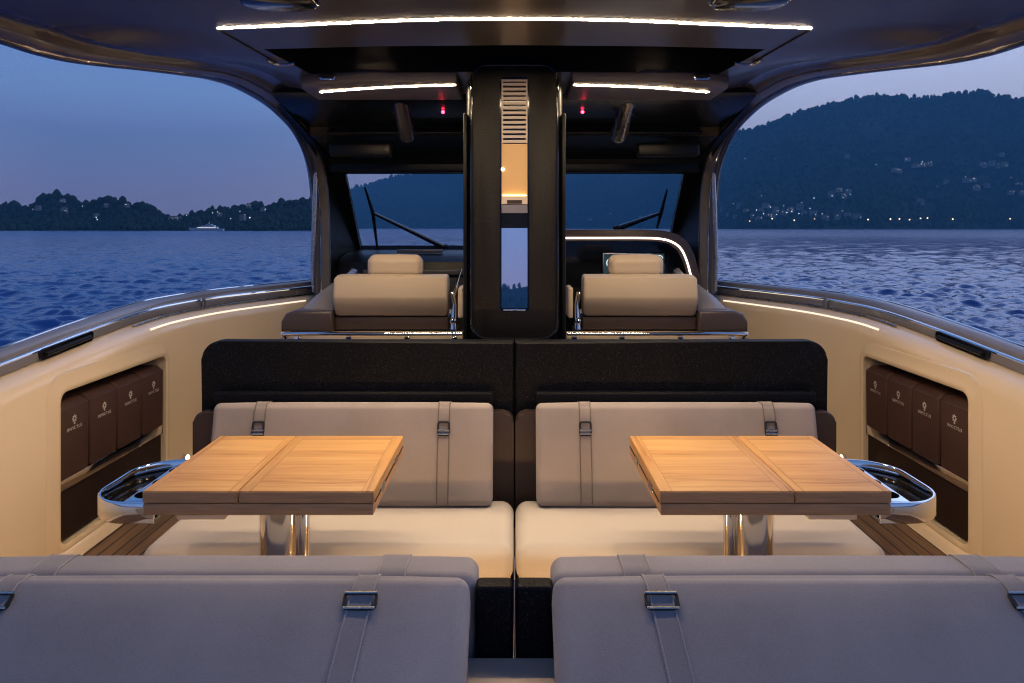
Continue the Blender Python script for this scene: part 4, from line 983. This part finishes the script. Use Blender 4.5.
# ---------------------------------------------------------------- hardtop
def hardtop():
    t = thing('hardtop', 'dark grey hardtop roof with light strips, black sunroof well and curved side arches', 'hardtop', (0, 3.5, DECK))
    EDGE = [(2.09, 1.70, .735), (2.085, 2.2, .73), (2.06, 2.55, .722), (2.0, 2.8, .714), (1.949, 2.92, .702), (1.877, 3.02, .695), (1.798, 3.13, .701), (1.712, 3.30, .720), (1.64, 3.478, .739), (1.58, 3.724, .765), (1.55, 4.007, .774), (1.55, 4.437, .764), (1.55, 4.749, .726), (1.55, 5.04, .665), (1.55, 5.277, .561), (1.55, 5.457, .424), (1.55, 5.545, .254), (1.55, 5.585, .05), (1.55, 5.60, -.2), (1.55, 5.62, -.52)]
    path0 = smoothpath(EDGE, 6)
    ZC = .80
    ends = {}
    for s in (-1, 1):
        path = [Vector((s * p.x, p.y, p.z)) for p in path0]
        n = len(path); A, B = [], []
        for i in range(n):
            tg = (path[min(i + 1, n - 1)] - path[max(i - 1, 0)]).normalized()
            a = Vector((-s, 0, 0)); a = (a - tg * a.dot(tg)).normalized(); b = a.cross(tg) * (-s)
            if i == 0 and b.z < 0: b = -b
            if i and b.dot(B[-1]) < 0: b = -b
            A.append(a); B.append(b)
        def strip(prof, lim=None):
            out = []
            for i in range(n):
                k = 1.0 if lim is None else max(0.0, min(1.0, (5.25 - path[i].y) / .7))
                out.append([path[i] + A[i] * (o if lim is None or o < lim else lim + (o - lim) * k) + B[i] * d for o, d in prof])
            return out
        put('arch_edge', loft(bmesh.new(), strip([(-.03, .05), (-.012, .012), (0, 0), (.022, .001), (.034, .006), (.036, .020), (.02, .06)]), closed=True), M['roofrim'], t, angle=50)
        put('arch_trim', tube(bmesh.new(), [path[i] + A[i] * .040 + B[i] * .014 for i in range(n)], .0065, 8), M['chrome'], t)
        put('arch_face', loft(bmesh.new(), strip([(.034, .022), (.046, .012), (.075, .016), (.10, .026), (.105, .05), (.04, .07)]), closed=True), M['archface'], t, angle=40)
        # dark concave cove between rim and ceiling
        cove = [(.098, .032), (.112, .036), (.135, .050), (.165, .062), (.205, .066)]
        rr = strip(cove, .104)
        def kz(i):  # fade from cove to level ceiling
            return rr[i]
        put('cove', loft(bmesh.new(), rr, closed=False, caps=False), M['roofrim'], t, angle=60)
        ends[s] = [r[-1] for r in rr]
        # outer skin over the rim
        put('outer_skin', loft(bmesh.new(), strip([(-.028, .045), (-.05, .09), (-.02, .20), (.12, .26), (.26, .26), (.26, .24), (.12, .23), (.0, .17), (-.02, .06)], .05), closed=True), M['roof'], t, angle=60)
    # ceiling between the two coves (down to the overhead console)
    idx = [i for i, p in enumerate(path0) if p.y <= 4.46]
    NX = 25; und = []; top = []
    for i in idx:
        l, r = ends[-1][i], ends[1][i]; row = []; rowt = []
        for k in range(NX):
            f = k / (NX - 1); x = l.x + (r.x - l.x) * f; e = min(f, 1 - f) * (r.x - l.x)
            w = min(1, e / .26); w = w * w * (3 - 2 * w); z = l.z + (ZC - l.z) * w; y = l.y + (r.y - l.y) * f
            row.append(Vector((x, y, z))); rowt.append(Vector((x, y, 1.02)))
        und.append(row); top.append(rowt)
    rings = [u + tt[::-1] for u, tt in zip(und, top)]
    well = [(-1.12, 3.22), (-.6, 3.17), (0, 3.15), (.6, 3.17), (1.12, 3.22), (1.06, 3.74), (.6, 3.70), (0, 3.68), (-.6, 3.70), (-1.06, 3.74)]
    me = boolean(loft(bmesh.new(), rings), [mprism(well, 'XY', .70, .955)], [M['roof'], M['black']])
    put_mesh('ceiling', me, M['roof'], t, angle=40)
    # light strips
    def ledstrip(pts, w, parent):
        bm = bmesh.new(); pts = smoothpath(pts, 6)
        loft(bm, [[(p.x, p.y - w / 2, p.z), (p.x, p.y + w / 2, p.z)] for p in pts], closed=False, caps=False); return put('light_strip', bm, M['led'], parent, False)
    zl = ZC - .0015
    ledstrip([(-1.19, 2.885, zl), (-.8, 2.83, zl), (-.4, 2.775, zl), (0, 2.755, zl), (.4, 2.775, zl), (.8, 2.83, zl), (1.19, 2.885, zl)], .014, t)
    for s in (-1, 1):
        ol = [(s * .30, 3.70), (s * .74, 3.705), (s * 1.02, 3.735), (s * 1.13, 3.80), (s * 1.16, 3.92), (s * 1.16, 4.24), (s * .30, 4.24)]
        put('roof_panel', mprism(ol, 'XY', .752, .812, bev=.016, seg=3), M['roofpad'], t, angle=40)
        ledstrip([(s * 1.075, 3.985, .7505), (s * .70, 3.85, .7505), (s * .31, 3.785, .7505)], .019, t)
        dl = put('downlight', tube(bmesh.new(), [(s * .83 + .056 * math.cos(a), 3.36 + .056 * math.sin(a),   .896) for a in np.linspace(0, 2 * math.pi, 25)[:-1]], .009, 8, loop=True), M['satin'], t)
        put('can', loft(bmesh.new(), [[(s * .83 + r_ * math.cos(a), 3.36 + r_ * math.sin(a), z_) for a in np.linspace(0, 2 * math.pi, 25)[:-1]] for r_, z_ in ((.052, .9535), (.052, .895), (.049, .895), (.049, .9535))], caps=False), M['black'], dl, angle=30)
        put('lens', cyl(bmesh.new(), (s * .83, 3.36, .945), (s * .83, 3.36, .949), .032, 20), M['down'], dl)
        bm = bmesh.new(); tube(bm, [(s * 1.192, 2.90, ZC - .001), (s * 1.15, 3.47, ZC - .001)], .005, 6); put('panel_seam', bm, M['padline'], t)
        # well hinge, grab recess, speaker
        put('well_hinge', tube(bmesh.new(), smoothpath([(s * 1.165, 3.40, ZC - .004), (s * 1.145, 3.455, ZC - .012), (s * 1.10, 3.475, ZC - .012), (s * 1.06, 3.47, ZC - .004)], 4), .008, 8), M['chrome'], t)
        xg = s * .965
        g = put('roof_handle', mprism([(xg + a, .779 + b) for a, b in rrect(.088, .030, .0145, 6)], 'XZ', 3.712, 3.74, bev=.003), M['chrome'], t)
        put('handle_cup', mprism([(xg + a, .781 + b) for a, b in rrect(.070, .019, .009, 6)], 'XZ', 3.709, 3.7115), M['padline'], g)
        xs, ys = s * .82, 2.505
        sp = put('ceiling_speaker', mprism([(xs + a, ys + b) for a, b in rrect(.26, .17, .08, 8)], 'XY', ZC - .022, ZC + .01, bev=.006), M['blackgloss'], t)
        put('speaker_ring', tube(bmesh.new(), [(xs + a, ys + b, ZC - .003) for a, b in rrect(.275, .185, .088, 8)], .006, 8, loop=True), M['blackgloss'], sp)
    # overhead console: black slope from the ceiling down to the windscreen header
    pr = [(4.27, .803), (4.36, .772), (4.75, .735), (5.00, .70), (5.03, .645), (5.35, .575), (5.64, .50)]
    prt = [(5.70, .62), (5.2, .98), (4.30, 1.0)]
    rings = []
    for k in range(9):
        x = -1.44 + 2.88 * k / 8; rings.append([(x, y, z) for y, z in pr + prt])
    put('overhead_console', loft(bmesh.new(), rings), M['overhead'], t, angle=25)
    put('header_block', mbox(-1.42, 1.42, 5.50, 5.68, .424, .545, bev=.02), M['black'], t)
    # overhead details
    for s in (-1, 1):
        xa = ux(405, 4.7) if s < 0 else ux(627, 4.7)
        a, b = (Vector((ux(400, 4.45), 4.42, vz(94, 4.42))), Vector((ux(407, 4.75), 4.78, vz(138, 4.78)))) if s < 0 else (Vector((ux(630, 4.42), 4.42, vz(93, 4.42))), Vector((ux(618, 4.78), 4.78, vz(138, 4.78))))
        put('overhead_tube', tube(bmesh.new(), [a, a + (b - a) * .95, b], [.050, .055, .045], 16), M['satin'] if s > 0 else M['roofrim'], t, label='pale grey tube' if s > 0 else 'black glossy tube')
        yr = 4.58; zr = vz(112, yr); xr = ux(443, yr) if s < 0 else ux(582.5, yr)
        rd = put('red_lamp', ball(bmesh.new(), (xr, yr, zr), .010), M['red'], t)
        put('lamp_holder', cyl(bmesh.new(), (xr, yr + .004, zr + .004), (xr, yr + .02, zr + .03), .012, 10), M['blackgloss'], rd)
        put('overhead_shelf', mbox(s * .30, s * 1.30, 4.96, 5.02, .648, .668, bev=.008), M['black'], t)
        put('overhead_pocket', mbox(s * .86, s * 1.30, 5.04, 5.12, .50, .60, bev=.02), M['black'], t)
        # dark inner side wall from the arch forward to the windscreen
        w0 = [Vector((s * 1.46, p.y + .10, p.z)) for p in path0 if p.y >= 4.40]; k = len(w0); rr = []
        for i, p in enumerate(w0):
            f = i / (k - 1); q = Vector(wline(1.10 - 1.15 * f, s * (1.40 + .02 * f)))
            if p.z < q.z and False: q.z = p.z
            m1 = p + (q - p) * .5; rr.append([Vector((s * 1.452, path0[-1].y if False else p.y - .06, p.z)), p, m1, q, q + Vector((s * .05, 0, 0)), Vector((s * 1.50, p.y, p.z))])
        put('side_wall', loft(bmesh.new(), rr), M['black'], t, angle=50)
        # slim post in front of the arch foot
        put('side_post', tube(bmesh.new(), [(ux(CX + s * 198, 5.5), 5.48, vz(166, 5.48)), (ux(CX + s * 199.5, 5.5), 5.49, vz(200, 5.49)), (ux(CX + s * 202, 5.5), 5.50, vz(262, 5.5)), (ux(CX + s * 201, 5.5), 5.50, vz(292, 5.5))], [.014, .017, .015, .012], 10), M['satin'], t)
hardtop()

# ================================================================ light
SUN_EL, SUN_AZ = R(-3.0), R(62)      # after sunset: the glow is off to the right
w = bpy.data.worlds.new('World'); SC.world = w; w.use_nodes = True
nt = w.node_tree; nt.nodes.clear()
out = N(nt, 'ShaderNodeOutputWorld'); bg = N(nt, 'ShaderNodeBackground'); L(nt, bg.outputs[0], out.inputs[0]); bg.inputs['Strength'].default_value = 1.38
tc = N(nt, 'ShaderNodeTexCoord'); sx = N(nt, 'ShaderNodeSeparateXYZ'); L(nt, tc.outputs['Generated'], sx.inputs[0])
def ramp(stops):
    r = N(nt, 'ShaderNodeValToRGB'); e = r.color_ramp.elements
    e[0].position, e[0].color = stops[0][0], (*stops[0][1], 1); e[1].position, e[1].color = stops[-1][0], (*stops[-1][1], 1)
    for p, c in stops[1:-1]: k = e.new(p); k.color = (*c, 1)
    L(nt, sx.outputs['Z'], r.inputs['Fac']); return r
cool = ramp([(0.0, (.32, .26, .40)), (.06, (.29, .30, .52)), (.16, (.225, .345, .67)), (.30, (.11, .235, .55)), (.5, (.065, .135, .35)), (1.0, (.075, .125, .28))])
warm = ramp([(0.0, (.86, .74, .80)), (.08, (.78, .75, .86)), (.22, (.62, .69, 1.0)), (.36, (.95, 1.22, 1.95)), (.62, (.42, .62, 1.2)), (1.0, (.075, .125, .28))])
dt = N(nt, 'ShaderNodeVectorMath', operation='DOT_PRODUCT'); L(nt, tc.outputs['Generated'], dt.inputs[0]); dt.inputs[1].default_value = (math.sin(SUN_AZ), math.cos(SUN_AZ), 0)
mr = N(nt, 'ShaderNodeMapRange'); mr.interpolation_type = 'SMOOTHSTEP'; mr.inputs['From Min'].default_value = .05; mr.inputs['From Max'].default_value = .98; L(nt, dt.outputs['Value'], mr.inputs['Value'])
mx = N(nt, 'ShaderNodeMix', data_type='RGBA'); L(nt, mr.outputs['Result'], mx.inputs['Factor']); L(nt, cool.outputs[0], mx.inputs['A']); L(nt, warm.outputs[0], mx.inputs['B'])
sky = N(nt, 'ShaderNodeTexSky'); sky.sky_type = 'NISHITA'; sky.sun_disc = False; sky.sun_elevation = SUN_EL; sky.sun_rotation = SUN_AZ
add = N(nt, 'ShaderNodeMix', data_type='RGBA', blend_type='ADD'); add.inputs['Factor'].default_value = .05; L(nt, mx.outputs['Result'], add.inputs['A']); L(nt, sky.outputs[0], add.inputs['B'])
L(nt, add.outputs['Result'], bg.inputs['Color'])
sl = bpy.data.lights.new('afterglow', 'SUN'); sl.energy = .06; sl.angle = R(40); sl.color = (1.0, .78, .7)
so = bpy.data.objects.new('afterglow', sl); COL.objects.link(so)
so.rotation_euler = Vector((-math.sin(SUN_AZ), -math.cos(SUN_AZ), -.12)).to_track_quat('-Z', 'Y').to_euler()

# ---------------------------------------------------------------- camera and render settings
cam = bpy.data.cameras.new('Camera'); co_ = bpy.data.objects.new('Camera', cam); COL.objects.link(co_)
co_.location = (0, 0, 0); co_.rotation_euler = (R(90), 0, 0)
cam.sensor_width = 36; cam.lens = FP / 1024 * 36; cam.clip_start = .05; cam.clip_end = 30000
cam.shift_x = -(CX - 512) / 1024; cam.shift_y = -(341.5 - HY) / 1024
SC.camera = co_
SC.render.engine = 'CYCLES'; cy = SC.cycles
cy.use_denoising = True; cy.denoiser = 'OPENIMAGEDENOISE'
cy.max_bounces = 7; cy.diffuse_bounces = 3; cy.glossy_bounces = 4; cy.transmission_bounces = 4; cy.volume_bounces = 0; cy.transparent_max_bounces = 8
cy.sample_clamp_indirect = 4.0; cy.caustics_reflective = False; cy.caustics_refractive = False
cy.use_light_tree = True; cy.filter_width = 1.15
SC.view_settings.view_transform = 'Standard'; SC.view_settings.look = 'None'; SC.view_settings.exposure = 0; SC.view_settings.gamma = 1
